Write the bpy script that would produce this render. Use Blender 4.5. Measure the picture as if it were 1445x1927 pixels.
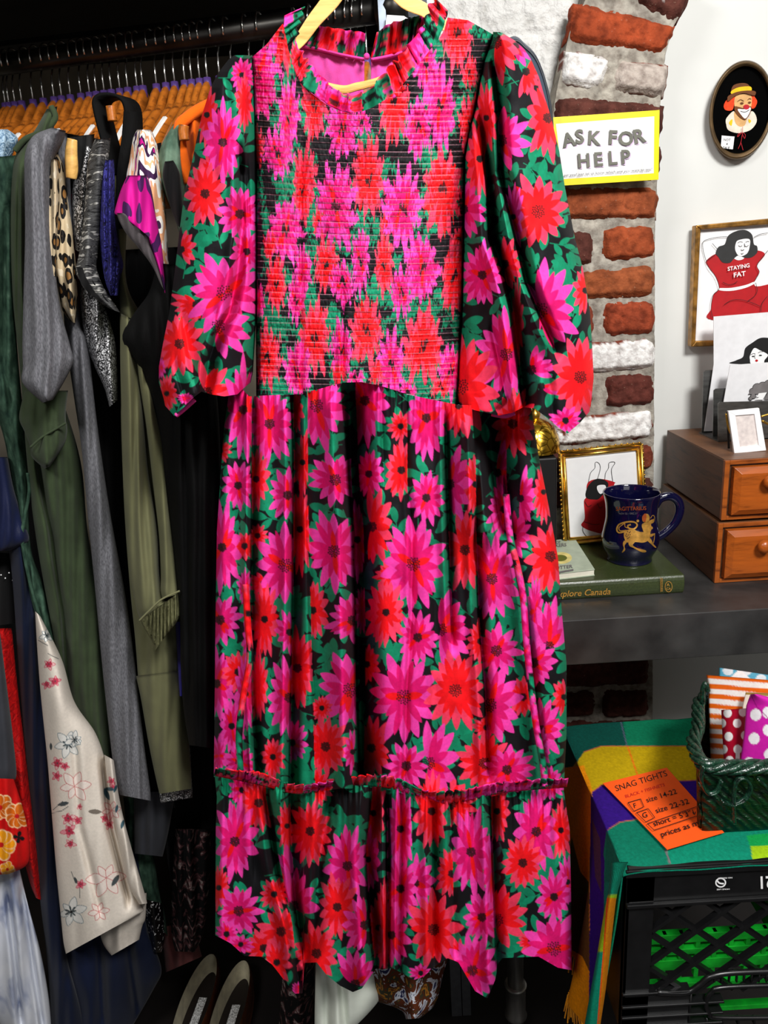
import bpy, bmesh, math, random
import numpy as np
from mathutils import Vector
random.seed(7)
rng = np.random.default_rng(7)
W, H, FPX = 1445, 1927, 1446.0
TILT, ROLL = math.radians(17.0), math.radians(3.5)
EYE = np.array([0.0, 0.0, 1.55])
sc = bpy.context.scene
for o in list(bpy.data.objects): bpy.data.objects.remove(o)

# ---------------------------------------------------------------- camera
fwd = np.array([0, math.cos(TILT), -math.sin(TILT)])
up0 = np.array([0, math.sin(TILT), math.cos(TILT)])
rt0 = np.array([1.0, 0, 0])
rt = math.cos(ROLL) * rt0 - math.sin(ROLL) * up0
up = math.sin(ROLL) * rt0 + math.cos(ROLL) * up0
cd = bpy.data.cameras.new('camera'); cam = bpy.data.objects.new('camera', cd)
sc.collection.objects.link(cam); sc.camera = cam
cd.sensor_fit = 'VERTICAL'; cd.sensor_height = 36.0; cd.lens = 36.0 * FPX / H
cd.clip_start = 0.02
from mathutils import Matrix
cam.matrix_world = Matrix(((rt[0], up[0], -fwd[0], EYE[0]), (rt[1], up[1], -fwd[1], EYE[1]), (rt[2], up[2], -fwd[2], EYE[2]), (0, 0, 0, 1)))

# ---------------------------------------------------------------- light and exposure
vs = sc.view_settings
vs.view_transform = 'Standard'; vs.look = 'None'; vs.gamma = 1.0; vs.exposure = 0.0
try: vs.use_curve_mapping = False
except Exception: pass
wd = bpy.data.worlds.new('world'); sc.world = wd; wd.use_nodes = True
wd.node_tree.nodes['Background'].inputs[0].default_value = (0.9, 0.95, 1.0, 1)
wd.node_tree.nodes['Background'].inputs[1].default_value = 0.04
def area(name, loc, target, sx, sy, e, col=(1, 0.985, 0.965)):
    l = bpy.data.lights.new(name, 'AREA'); l.shape = 'RECTANGLE'; l.size = sx; l.size_y = sy; l.energy = e; l.color = col
    o = bpy.data.objects.new(name, l); sc.collection.objects.link(o); o.location = loc
    o.rotation_euler = (Vector(target) - Vector(loc)).to_track_quat('-Z', 'Y').to_euler()
area('ceiling_light_panel', (0.75, -0.40, 2.70), (-0.1, 1.1, 1.0), 0.6, 0.4, 62)
area('left_fill_light', (-0.9, -0.5, 2.7), (0.0, 1.0, 0.9), 0.6, 0.4, 24)  # fill lamp added to brighten the dress's left side and the upper garments
area('front_fill_light', (0.7, -1.5, 1.7), (0.3, 1.2, 1.0), 1.3, 1.1, 5.5, (1, .99, .98))  # soft front fill added behind the camera, not an actual window
area('niche_fill_light', (1.1, 0.2, 2.8), (0.85, 1.55, 1.0), 0.5, 0.35, 2.5)  # extra lamp added only to brighten the white niche wall

# ---------------------------------------------------------------- maths helpers
def dirs(px, py):
    px = np.asarray(px, float); py = np.asarray(py, float)
    a = (px - W / 2) / FPX; b = -(py - H / 2) / FPX
    return fwd + a[..., None] * rt + b[..., None] * up
def P(px, py, Y):
    """world point on the depth plane y = Y"""
    px, py, Y = np.broadcast_arrays(np.asarray(px, float), np.asarray(py, float), np.asarray(Y, float))
    d = dirs(px, py); return EYE + d * (Y / d[..., 1])[..., None]
def PZ(px, py, z):
    px, py, z = np.broadcast_arrays(np.asarray(px, float), np.asarray(py, float), np.asarray(z, float))
    d = dirs(px, py); return EYE + d * ((z - EYE[2]) / d[..., 2])[..., None]
def PX(px, py, x):
    px, py, x = np.broadcast_arrays(np.asarray(px, float), np.asarray(py, float), np.asarray(x, float))
    d = dirs(px, py); return EYE + d * ((x - EYE[0]) / d[..., 0])[..., None]
def pix(p):
    p = np.asarray(p, float) - EYE; z = p @ fwd
    return W / 2 + FPX * (p @ rt) / z, H / 2 - FPX * (p @ up) / z
def s2l(c):
    c = np.asarray(c, float) / 255.0
    return np.where(c <= 0.04045, c / 12.92, ((c + 0.055) / 1.055) ** 2.4)
def sm(a, b, x):
    t = np.clip((x - a) / (b - a + 1e-12), 0, 1); return t * t * (3 - 2 * t)
_NG = rng.random((256, 256))
def vnoise(x, y):
    x = np.asarray(x, float); y = np.asarray(y, float)
    xi = np.floor(x).astype(int); yi = np.floor(y).astype(int); fx = x - xi; fy = y - yi
    fx = fx * fx * (3 - 2 * fx); fy = fy * fy * (3 - 2 * fy)
    a = _NG[xi & 255, yi & 255]; b = _NG[(xi + 1) & 255, yi & 255]; c = _NG[xi & 255, (yi + 1) & 255]; d = _NG[(xi + 1) & 255, (yi + 1) & 255]
    return (a * (1 - fx) + b * fx) * (1 - fy) + (c * (1 - fx) + d * fx) * fy
def crom(pts, n=6, closed=False):
    pts = [np.asarray(p, float) for p in pts]; N = len(pts); out = []
    rngk = range(N if closed else N - 1)
    for i in rngk:
        g = (lambda k: pts[k % N]) if closed else (lambda k: pts[min(max(k, 0), N - 1)])
        p0, p1, p2, p3 = g(i - 1), g(i), g(i + 1), g(i + 2)
        for j in range(n):
            t = j / n
            out.append(0.5 * ((2 * p1) + (-p0 + p2) * t + (2 * p0 - 5 * p1 + 4 * p2 - p3) * t * t + (-p0 + 3 * p1 - 3 * p2 + p3) * t ** 3))
    if not closed: out.append(pts[-1])
    return np.array(out)

# ---------------------------------------------------------------- object helpers
WL = {}
def tag(o, label=None, cat=None, group=None, kind=None):
    if label: o['label'] = label
    if cat: o['category'] = cat
    if group: o['group'] = group
    if kind: o['kind'] = kind
    return o
def thing(name, loc, label, cat, group=None):
    o = bpy.data.objects.new(name, None); sc.collection.objects.link(o)
    o.empty_display_size = 0.05; o.location = tuple(loc); WL[o.name] = np.array(loc, float)
    return tag(o, label, cat, group)
def mk(name, V, F, mat, parent=None, smooth=True, col=None, mats=None, midx=None, base=None):
    V = np.asarray(V, float).reshape(-1, 3)
    if parent is not None: org = WL[parent.name]
    else:
        org = np.array(base, float) if base is not None else np.array([V[:, 0].mean(), V[:, 1].mean(), V[:, 2].min()])
    me = bpy.data.meshes.new(name)
    L = V - org
    if isinstance(F, np.ndarray) and F.ndim == 2:
        k = F.shape[1]; me.vertices.add(len(L)); me.vertices.foreach_set('co', L.astype(np.float32).ravel())
        me.loops.add(F.size); me.loops.foreach_set('vertex_index', F.astype(np.int32).ravel())
        me.polygons.add(len(F)); me.polygons.foreach_set('loop_start', (np.arange(len(F)) * k).astype(np.int32))
        me.polygons.foreach_set('loop_total', np.full(len(F), k, np.int32))
        me.update(calc_edges=True)
    else:
        me.from_pydata([tuple(v) for v in L], [], [tuple(int(i) for i in f) for f in F]); me.update()
    me.validate()
    for m in (mats or [mat]): me.materials.append(m)
    if midx is not None: me.polygons.foreach_set('material_index', np.asarray(midx, np.int32))
    me.polygons.foreach_set('use_smooth', np.full(len(me.polygons), smooth, bool))
    if col is not None:
        at = me.attributes.new('Col', 'FLOAT_COLOR', 'POINT')
        c = np.ones((len(L), 4), np.float32); c[:, :3] = col; at.data.foreach_set('color', c.ravel())
    o = bpy.data.objects.new(name, me); sc.collection.objects.link(o)
    if parent is not None:
        o.parent = parent; WL[o.name] = WL[parent.name]
    else:
        o.location = tuple(org); WL[o.name] = org
    return o
def bevel(o, w, seg=2):
    m = o.modifiers.new('bevel', 'BEVEL'); m.width = w; m.segments = seg; m.limit_method = 'ANGLE'; m.angle_limit = math.radians(40); return o
class MB:
    """collects faces of one mesh with several materials"""
    def __init__(s): s.V = []; s.F = []; s.m = []; s.mats = []
    def mi(s, mat):
        if mat not in s.mats: s.mats.append(mat)
        return s.mats.index(mat)
    def add(s, V, F, mat):
        b = len(s.V); k = s.mi(mat); s.V.extend([tuple(v) for v in V])
        for f in F: s.F.append(tuple(int(i) + b for i in f)); s.m.append(k)
    def box(s, c0, c1, mat):
        x0, y0, z0 = c0; x1, y1, z1 = c1
        s.add([(x0,y0,z0),(x1,y0,z0),(x1,y1,z0),(x0,y1,z0),(x0,y0,z1),(x1,y0,z1),(x1,y1,z1),(x0,y1,z1)],
              [(0,3,2,1),(4,5,6,7),(0,1,5,4),(1,2,6,5),(2,3,7,6),(3,0,4,7)], mat)
    def prism(s, poly, vec, mat, matside=None):
        poly = np.asarray(poly, float); n = len(poly); vec = np.asarray(vec, float)
        s.add(poly, [range(n)], mat)
        b = len(s.V) - n
        s.V.extend([tuple(v) for v in poly + vec]); k = s.mi(matside or mat)
        s.F.append(tuple(b + n + i for i in reversed(range(n)))); s.m.append(k)
        for i in range(n):
            j = (i + 1) % n; s.F.append((b + j, b + i, b + n + i, b + n + j)); s.m.append(k)
    def slab(s, poly_px, Y, thick, mat, matside=None):
        """outline standing on the depth plane Y with real thickness behind it"""
        q = np.array(poly_px, float); s.prism(P(q[:, 0], q[:, 1], Y), (0, thick, 0), mat, matside)
    def tube(s, pts, r, mat, n=8, cap=True, flat=1.0):
        pts = np.asarray(pts, float); m = len(pts); r = np.broadcast_to(np.asarray(r, float), (m,))
        T = np.gradient(pts, axis=0); T /= (np.linalg.norm(T, axis=1)[:, None] + 1e-12)
        ref = np.array([0, 0, 1.0]) if abs(T[0][2]) < 0.9 else np.array([1.0, 0, 0])
        V = []; N = np.cross(T[0], ref); N /= np.linalg.norm(N)
        for i in range(m):
            N = N - T[i] * (N @ T[i]); N /= (np.linalg.norm(N) + 1e-12); B = np.cross(T[i], N)
            for k in range(n):
                a = 2 * math.pi * k / n; V.append(pts[i] + r[i] * (math.cos(a) * N + math.sin(a) * flat * B))
        F = [(i * n + k, i * n + (k + 1) % n, (i + 1) * n + (k + 1) % n, (i + 1) * n + k) for i in range(m - 1) for k in range(n)]
        if cap: F += [tuple(reversed(range(n))), tuple(range((m - 1) * n, m * n))]
        s.add(V, F, mat)
    def lathe(s, c, prof, mat, n=32, axis=2):
        V = []
        for (r, z) in prof:
            for k in range(n):
                a = 2 * math.pi * k / n; V.append((c[0] + r * math.cos(a), c[1] + r * math.sin(a), c[2] + z))
        m = len(prof)
        s.add(V, [(i * n + k, i * n + (k + 1) % n, (i + 1) * n + (k + 1) % n, (i + 1) * n + k) for i in range(m - 1) for k in range(n)], mat)
    def ball(s, c, r, mat, nu=10, nv=6, sc3=(1, 1, 1)):
        V = []; F = []
        for j in range(nv + 1):
            t = math.pi * j / nv
            for i in range(nu):
                a = 2 * math.pi * i / nu
                V.append((c[0] + r * sc3[0] * math.sin(t) * math.cos(a), c[1] + r * sc3[1] * math.sin(t) * math.sin(a), c[2] + r * sc3[2] * math.cos(t)))
        for j in range(nv):
            for i in range(nu): F.append((j * nu + i, (j + 1) * nu + i, (j + 1) * nu + (i + 1) % nu, j * nu + (i + 1) % nu))
        s.add(V, F, mat)
    def build(s, name, parent=None, smooth=False, base=None):
        return mk(name, s.V, s.F, None, parent, smooth, mats=s.mats, midx=s.m, base=base)
def gridF(nr, nc, off=0):
    i, j = np.meshgrid(np.arange(nr - 1), np.arange(nc - 1), indexing='ij')
    a = i * nc + j + off; return np.stack([a, a + nc, a + nc + 1, a + 1], -1).reshape(-1, 4)

# ---------------------------------------------------------------- materials
class N:
    def __init__(s, name, rough=0.6, metal=0.0, spec=0.4):
        s.m = bpy.data.materials.new(name); s.m.use_nodes = True; s.t = s.m.node_tree
        s.b = s.t.nodes['Principled BSDF']; s.b.inputs['Roughness'].default_value = rough
        s.b.inputs['Metallic'].default_value = metal; s.b.inputs['Specular IOR Level'].default_value = spec
        s.tc = None
    def n(s, ty, **kw):
        x = s.t.nodes.new(ty)
        for k, v in kw.items():
            if k in x.inputs: x.inputs[k].default_value = v
            else: setattr(x, k, v)
        return x
    def l(s, a, b): s.t.links.new(a, b)
    def co(s, scale=(1, 1, 1)):
        if s.tc is None: s.tc = s.n('ShaderNodeTexCoord')
        mp = s.n('ShaderNodeMapping'); mp.inputs['Scale'].default_value = scale; s.l(s.tc.outputs['Object'], mp.inputs['Vector']); return mp.outputs[0]
    def noise(s, scale, detail=3, stretch=(1, 1, 1), dist=0.0):
        x = s.n('ShaderNodeTexNoise'); x.inputs['Scale'].default_value = scale; x.inputs['Detail'].default_value = detail; x.inputs['Distortion'].default_value = dist
        s.l(s.co(stretch), x.inputs['Vector']); return x.outputs['Fac']
    def ramp(s, fac, stops, const=False):
        r = s.n('ShaderNodeValToRGB'); e = r.color_ramp.elements
        if const: r.color_ramp.interpolation = 'CONSTANT'
        e.remove(e[1]); e[0].position = stops[0][0]; e[0].color = (*s2l(stops[0][1]), 1)
        for p, c in stops[1:]:
            x = e.new(p); x.color = (*s2l(c), 1)
        s.l(fac, r.inputs[0]); return r.outputs[0]
    def base(s, out): s.l(out, s.b.inputs['Base Color'])
    def bump(s, h, strength=0.3, dist=0.002):
        b = s.n('ShaderNodeBump'); b.inputs['Strength'].default_value = strength; b.inputs['Distance'].default_value = dist
        s.l(h, b.inputs['Height']); s.l(b.outputs[0], s.b.inputs['Normal'])
def C8(c, k): return tuple(int(min(255, max(0, v * k))) for v in c)
def mat(name, c, rough=0.6, metal=0.0, var=0.08, scale=60, bump=0.0, spec=0.4, stretch=(1, 1, 1)):
    q = N(name, rough, metal, spec)
    f = q.noise(scale, 3, stretch); q.base(q.ramp(f, [(0.3, C8(c, 1 - var)), (0.7, C8(c, 1 + var))]))
    if bump: q.bump(f, bump)
    return q.m
def cloth(name, c, rough=0.85, var=0.12, scale=25, weave=900, bump=0.25, sheen=0.2):
    q = N(name, rough, 0, 0.2)
    f = q.noise(scale, 4); q.base(q.ramp(f, [(0.3, C8(c, 1 - var)), (0.7, C8(c, 1 + var))]))
    g = q.noise(weave, 2); q.bump(g, bump, 0.0015)
    q.b.inputs['Sheen Weight'].default_value = sheen * 0.3
    return q.m
def vcol(name, rough=0.8, weave=900, bump=0.15, var=0.07, spec=0.25):
    q = N(name, rough, 0, spec); a = q.n('ShaderNodeAttribute'); a.attribute_name = 'Col'
    f = q.noise(220, 4); mx = q.n('ShaderNodeMix'); mx.data_type = 'RGBA'; mx.blend_type = 'MULTIPLY'; mx.inputs[0].default_value = 1.0
    r = q.ramp(f, [(0.3, (int(255 * (1 - var)),) * 3), (0.7, (255, 255, 255))])
    q.l(a.outputs['Color'], mx.inputs[6]); q.l(r, mx.inputs[7]); q.base(mx.outputs[2])
    q.bump(q.noise(weave, 2), bump, 0.001)
    return q.m
def wood(name, c, c2, axis='X', rough=0.45, scale=9, gloss=0.5):
    q = N(name, rough, 0, gloss); st = {'X': (0.12, 1, 1), 'Y': (1, 0.12, 1), 'Z': (1, 1, 0.12)}[axis]
    f = q.noise(scale * 10, 5, st, 0.6); g = q.noise(scale * 45, 2, st)
    ad = q.n('ShaderNodeMath', operation='MULTIPLY_ADD'); q.l(g, ad.inputs[0]); ad.inputs[1].default_value = 0.35; q.l(f, ad.inputs[2])
    q.base(q.ramp(ad.outputs[0], [(0.45, c2), (0.62, c), (0.85, C8(c, 1.12))])); q.bump(g, 0.12, 0.001)
    return q.m
M = {}
M['white_wall'] = mat('white_wall', (218, 219, 215), 0.7, var=0.015, scale=6, bump=0.05)
def painted_brick():
    q = N('white_painted_brick', 0.65); f = q.noise(35, 5); g = q.noise(6, 2)
    q.base(q.ramp(f, [(0.25, (188, 186, 180)), (0.45, (222, 221, 217))])); 
    ad = q.n('ShaderNodeMath', operation='ADD'); q.l(f, ad.inputs[0]); q.l(g, ad.inputs[1]); q.bump(ad.outputs[0], 0.8, 0.02); return q.m
M['painted_brick'] = painted_brick()
M['dark_wall'] = mat('dark_wall', (122, 114, 100), 0.8, var=0.15, scale=8)
M['black_board'] = mat('black_board', (14, 13, 13), 0.55, var=0.2, scale=20)
M['floor'] = mat('dark_floor', (16, 11, 10), 0.6, var=0.3, scale=12)
M['ceiling'] = mat('ceiling_paint', (120, 118, 114), 0.8, var=0.02)
M['mortar'] = mat('mortar', (150, 143, 132), 0.95, var=0.25, scale=45, bump=0.6)
M['black_steel'] = mat('black_steel', (52, 50, 48), 0.35, 0.85, var=0.3, scale=15)
M['steel'] = mat('brushed_steel', (150, 148, 144), 0.38, 0.9, var=0.18, scale=40, stretch=(1, 1, .2))
M['chrome'] = mat('chrome_wire', (205, 203, 200), 0.18, 1.0, var=0.02)
M['brass'] = mat('brass', (212, 166, 72), 0.28, 0.95, var=0.15, scale=80)
M['gold_leaf'] = mat('gold_leaf', (214, 160, 74), 0.38, 0.55, var=0.12, scale=120)
M['white'] = mat('white_card', (238, 238, 238), 0.55, var=0.01)
M['offwhite'] = mat('cream_paper', (226, 222, 204), 0.75, var=0.03)
M['black'] = mat('black_ink', (14, 14, 15), 0.6, var=0.05)
M['pure_white_ink'] = mat('white_ink', (235, 235, 235), 0.6, var=0.02)
M['hanger_wood'] = wood('hanger_wood', (164, 92, 28), (98, 50, 14), 'Y', 0.32)
M['light_wood'] = wood('light_wood', (226, 178, 100), (206, 152, 76), 'X', 0.4)
M['purple_plastic'] = mat('purple_plastic', (88, 62, 132), 0.4, var=0.12)
M['grip'] = mat('clear_grip', (226, 224, 220), 0.3, var=0.05)
# ================================================================ the room
def pl(name, V, F, m, kind='structure', smooth=False):
    return tag(mk(name, V, F, m, smooth=smooth), kind=kind)
def boxstruct(name, c0, c1, m):
    b = MB(); b.box(c0, c1, m); return tag(b.build(name), kind='structure')
boxstruct('floor', (-2.4, -1.6, -0.05), (2.2, 2.3, 0.0), M['floor'])
boxstruct('ceiling', (-2.4, -1.6, 3.0), (2.2, 2.3, 3.05), M['ceiling'])
boxstruct('wall_left', (-2.45, -1.6, 0), (-2.4, 2.3, 3.0), M['dark_wall'])
boxstruct('wall_right', (2.2, -1.6, 0), (2.25, 2.3, 3.0), M['dark_wall'])
boxstruct('wall_niche', (0.30, 1.62, 0), (2.2, 1.70, 3.0), M['white_wall'])
boxstruct('wall_alcove', (-2.4, 1.95, 0), (0.12, 2.0, 3.0), M['dark_wall'])
# painted brick wall between the rack alcove and the brick arch: coursed relief
def painted():
    zr = np.arange(0.9, 2.75, 0.006); xr = np.arange(0.06, 0.55, 0.006)
    X, Z = np.meshgrid(xr, zr); row = np.floor(Z / 0.075)
    xs = X + (row % 2) * 0.11; d1 = np.abs(((Z / 0.075) % 1) - 0.5) * 2; d2 = np.abs(((xs / 0.22) % 1) - 0.5) * 2
    h = 0.006 * sm(1.0, 0.8, d1) * sm(1.0, 0.93, d2) + 0.006 * vnoise(X * 40, Z * 40) + 0.003 * vnoise(X * 130, Z * 130)
    V = np.stack([X, 1.575 - h, Z], -1).reshape(-1, 3); F = gridF(*X.shape)
    n = len(V); r, c = X.shape
    V = np.vstack([V, [(0.06, 1.70, 0.9), (0.55, 1.70, 0.9), (0.55, 1.70, 2.75), (0.06, 1.70, 2.75)]])
    Fl = [tuple(f[::-1]) for f in F] + [(n, n + 3, (r - 1) * c, 0)]
    return tag(mk('wall_painted_brick', V, Fl, M['painted_brick'], smooth=True), kind='structure')
painted()
boxstruct('wall_lower', (0.02, 1.585, 0), (0.55, 1.70, 0.9), M['dark_wall'])

# ---- exposed brick arch and pier: one wall, bricks in its mesh
def brickmat():
    q = N('old_brick', 0.88, 0, 0.2); a = q.n('ShaderNodeAttribute'); a.attribute_name = 'Col'
    f = q.noise(70, 6); mx = q.n('ShaderNodeMix'); mx.data_type = 'RGBA'; mx.blend_type = 'MULTIPLY'; mx.inputs[0].default_value = 1
    q.l(a.outputs['Color'], mx.inputs[6]); q.l(q.ramp(f, [(0.3, (190, 184, 182)), (0.6, (255, 255, 255))]), mx.inputs[7])
    g = q.noise(240, 4); sp = q.n('ShaderNodeMix'); sp.data_type = 'RGBA'; q.l(q.ramp(g, [(0.66, (0, 0, 0)), (0.72, (120, 120, 120))]), sp.inputs[0])
    q.l(mx.outputs[2], sp.inputs[6]); sp.inputs[7].default_value = (*s2l((200, 175, 150)), 1); q.base(sp.outputs[2])
    ad = q.n('ShaderNodeMath', operation='ADD'); q.l(f, ad.inputs[0]); q.l(g, ad.inputs[1]); q.bump(ad.outputs[0], 0.45, 0.004); return q.m
M['brick'] = brickmat()
OR, BR, DK = (150, 70, 38), (128, 60, 42), (88, 48, 40)
BRK = [ # quad corners tl,tr,br,bl ; colour ; paint amount
 ([(1190,-34),(1312,-26),(1279,42),(1204,8)], DK, .45), ([(1084,2),(1278,46),(1250,101),(1068,76)], (158,68,36), 0),
 ([(1064,91),(1154,108),(1129,167),(1056,156)], BR, .93), ([(1166,112),(1263,119),(1252,182),(1154,170)], BR, .8),
 ([(1050,178),(1256,197),(1246,262),(1042,240)], DK, .12), ([(1035,255),(1250,272),(1240,340),(1030,320)], DK, .0),
 ([(1020,352),(1243,353),(1237,413),(1020,413)], (146,74,42), .05), ([(1060,432),(1117,434),(1119,498),(1060,500)], DK, .1),
 ([(1134,428),(1234,422),(1235,485),(1136,493)], OR, .08), ([(1050,514),(1233,497),(1234,557),(1050,566)], (150,80,46), .02),
 ([(1050,574),(1119,575),(1120,634),(1050,640)], BR, .1), ([(1137,570),(1234,567),(1234,628),(1137,633)], (150,66,40), .06),
 ([(1050,650),(1235,637),(1234,693),(1050,706)], BR, .9), ([(1050,716),(1119,712),(1118,770),(1050,775)], OR, .1),
 ([(1140,708),(1233,703),(1232,763),(1142,768)], (96,48,40), .06), ([(1040,792),(1232,770),(1230,826),(1040,842)], BR, .68),
 ([(1130,852),(1232,836),(1231,886),(1130,895)], BR, .2), ([(960,852),(1118,848),(1118,895),(960,905)], DK, .2),
 ([(960,915),(1231,896),(1230,950),(960,962)], DK, .35), ([(960,352),(1005,352),(1005,413),(960,413)], BR, .1),
 ([(960,514),(1040,514),(1040,566),(960,566)], OR, .1), ([(960,792),(1030,792),(1030,842),(960,842)], BR, .2),
 ([(960,1250),(1223,1238),(1222,1292),(960,1300)], DK, .05), ([(960,1305),(1120,1303),(1120,1350),(960,1356)], DK, .2),
 ([(1135,1302),(1222,1300),(1222,1350),(1135,1354)], DK, .05), ([(960,1362),(1221,1358),(1220,1410),(960,1414)], DK, .05)]
def arch():
    Vs, Fs, Cs = [], [], []; off = 0; YF = 1.50
    for k, (q, col, paint) in enumerate(BRK):
        q = np.array(q, float); c4 = P(q[:, 0], q[:, 1], YF)
        wd_ = np.linalg.norm(c4[1] - c4[0]); ht = np.linalg.norm(c4[3] - c4[0]); nc, nr = max(12, int(wd_ / .0028)), max(10, int(ht / .0028))
        s, t = np.meshgrid(np.linspace(0, 1, nc), np.linspace(0, 1, nr))
        ed = 0.0045
        sx = s + (vnoise(t * 6 + k * 7, s * 0 + k) - .5) * 0.022 * (np.abs(s - .5) * 2) ** 6
        tx = t + (vnoise(s * 10 + k * 3, t * 0 + k) - .5) * 0.05 * (np.abs(t - .5) * 2) ** 6
        p = ((1 - sx) * (1 - tx))[..., None] * c4[0] + (sx * (1 - tx))[..., None] * c4[1] + (sx * tx)[..., None] * c4[2] + ((1 - sx) * tx)[..., None] * c4[3]
        dx = np.minimum(s, 1 - s) * wd_; dy = np.minimum(t, 1 - t) * ht; d = np.minimum(dx, dy)
        rnd = 0.012 * (1 - sm(0, 0.011, d)); corner = 0.006 * (1 - sm(0, 0.02, np.hypot(np.minimum(dx, .02) - .0, np.minimum(dy, .02) - .0)))
        X, Z = p[..., 0], p[..., 2]
        nz = vnoise(X * 90 + k, Z * 90) * .003 + vnoise(X * 260, Z * 260 + k) * .0014 + vnoise(X * 30 + k, Z * 30) * .003
        crack = np.abs(vnoise(X * 35 + k * 9, Z * 60) - .5); nz = nz - .004 * (1 - sm(0, .025, crack)) * (vnoise(X * 15, Z * 15 + k) > .5)
        pm = (vnoise(X * 22 + k * 5, Z * 22) * .5 + vnoise(X * 70, Z * 70 + k) * .3 + vnoise(X * 200, Z * 200) * .2)
        edge = np.clip(d / 0.012, 0, 1)
        thr = 1.05 - paint if paint < .5 else 0.62 - 0.5 * paint
        pa = sm(thr - .03, thr + .03, pm * (0.35 + .65 * edge if paint > .5 else 1)) if paint > 0 else pm * 0
        p = p.copy(); p[..., 1] = YF + rnd + corner - nz - pa * .0012
        base = s2l(col)[None, None] * (0.75 + .5 * vnoise(X * 40 + 3, Z * 40 + k))[..., None]
        wc = s2l((246, 245, 242)) if paint != .8 else s2l((188, 176, 166))
        cc = base * (1 - pa[..., None]) + wc * pa[..., None]
        V = p.reshape(-1, 3); Vs.append(V); Cs.append(cc.reshape(-1, 3)); Fs.append(gridF(nr, nc, off)); 
        # side skirt going back into the mortar
        idx = np.concatenate([np.arange(nc), np.arange(1, nr) * nc + nc - 1, (nr - 1) * nc + np.arange(nc - 2, -1, -1), np.arange(nr - 2, 0, -1) * nc])
        B = V[idx] + np.array([0, .03, 0]); n0 = off + len(V); Vs.append(B); Cs.append(cc.reshape(-1, 3)[idx] * .8)
        a = off + idx; b = n0 + np.arange(len(idx)); Fs.append(np.stack([a, np.roll(a, -1), np.roll(b, -1), b], -1)); off = n0 + len(B)
    # mortar face with relief
    left = [(-60,1112),(0,1100),(60,1070),(110,1060),(160,1048),(210,1040),(260,1020),(330,960),(1460,960)]
    rgt = [(-60,1322),(0,1297),(60,1262),(110,1250),(160,1244),(240,1236),(330,1236),(420,1231),(1460,1226)]
    ys = np.arange(-60, 1461, 4.0); L = np.interp(ys, *zip(*left)); R = np.interp(ys, *zip(*rgt)); nc = 110
    s = np.linspace(0, 1, nc)[None]; PXX = L[:, None] * (1 - s) + R[:, None] * s; PYY = np.repeat(ys[:, None], nc, 1) + (PXX - 1150) * -.03
    p = P(PXX, PYY, 1.512); X, Z = p[..., 0], p[..., 2]
    p[..., 1] -= vnoise(X * 60, Z * 60) * .005 + vnoise(X * 200, Z * 200) * .003
    V = p.reshape(-1, 3); cm = s2l((170, 164, 152))[None] * (.7 + .45 * vnoise(X * 50, Z * 50)).reshape(-1, 1)
    Vs.append(V); Cs.append(cm); Fs.append(gridF(*X.shape, off)); o0 = off; off += len(V); nr = len(ys)
    for idx in (np.arange(nr) * nc, np.arange(nr) * nc + nc - 1):
        B = V[idx].copy(); B[:, 1] = 1.64; Vs.append(B); Cs.append(cm[idx]); a = o0 + idx; b = off + np.arange(nr); off += nr
        Fs.append(np.stack([a[:-1], a[1:], b[1:], b[:-1]], -1))
    return tag(mk('wall_brick_arch', np.vstack(Vs), np.vstack(Fs), M['brick'], smooth=True, col=np.vstack(Cs)), kind='structure')
arch()

# ================================================================ black overhead shelf + rail + hangers
ZS = float(P(240, 112, 1.93)[2])
sh = MB(); sh.box((-2.4, 1.08, ZS), (0.11, 1.95, ZS + .35), M['black_board'])
tag(sh.build('overhead_shelf'), 'black overhead cabinet above the clothes rail', 'shelf')
b = MB(); a = P(-5, 92, 1.62); b_ = P(700, 12, 1.42); b.tube([a, b_], .012, M['black_board'], 4); tag(b.build('trim_1'), kind='structure')

RA, RB = P(-5, 116, 1.53), P(700, 30, 1.33)
zr = (RA[2] + RB[2]) / 2; RA = np.array([RA[0], RA[1], RA[2] * .5 + zr * .5]); RB = np.array([RB[0], RB[1], RB[2] * .5 + zr * .5])
rd = (RB - RA) / np.linalg.norm(RB - RA)
RA2 = RA - rd * .55; RB2 = RB + rd * .03
ra = thing('clothes_rail', RA2, 'black steel pipe rail the wooden hangers hang from', 'rail')
b = MB(); b.tube([RA2, RB2], .017, M['black_steel'], 20); b.build('pipe', ra, True)
b = MB(); pe = RB2; b.tube([pe - rd * .02, pe + rd * .025], .024, M['black_steel'], 20)
b.tube([pe + np.array([0, 0, -.0]), pe + np.array([0, .36, 0])], .014, M['black_steel'], 14); b.build('wall_bracket', ra, True)
b = MB(); b.tube([RA2, RA2 + np.array([0, .28, 0])], .014, M['black_steel'], 14); b.build('wall_bracket', ra, True)

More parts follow.
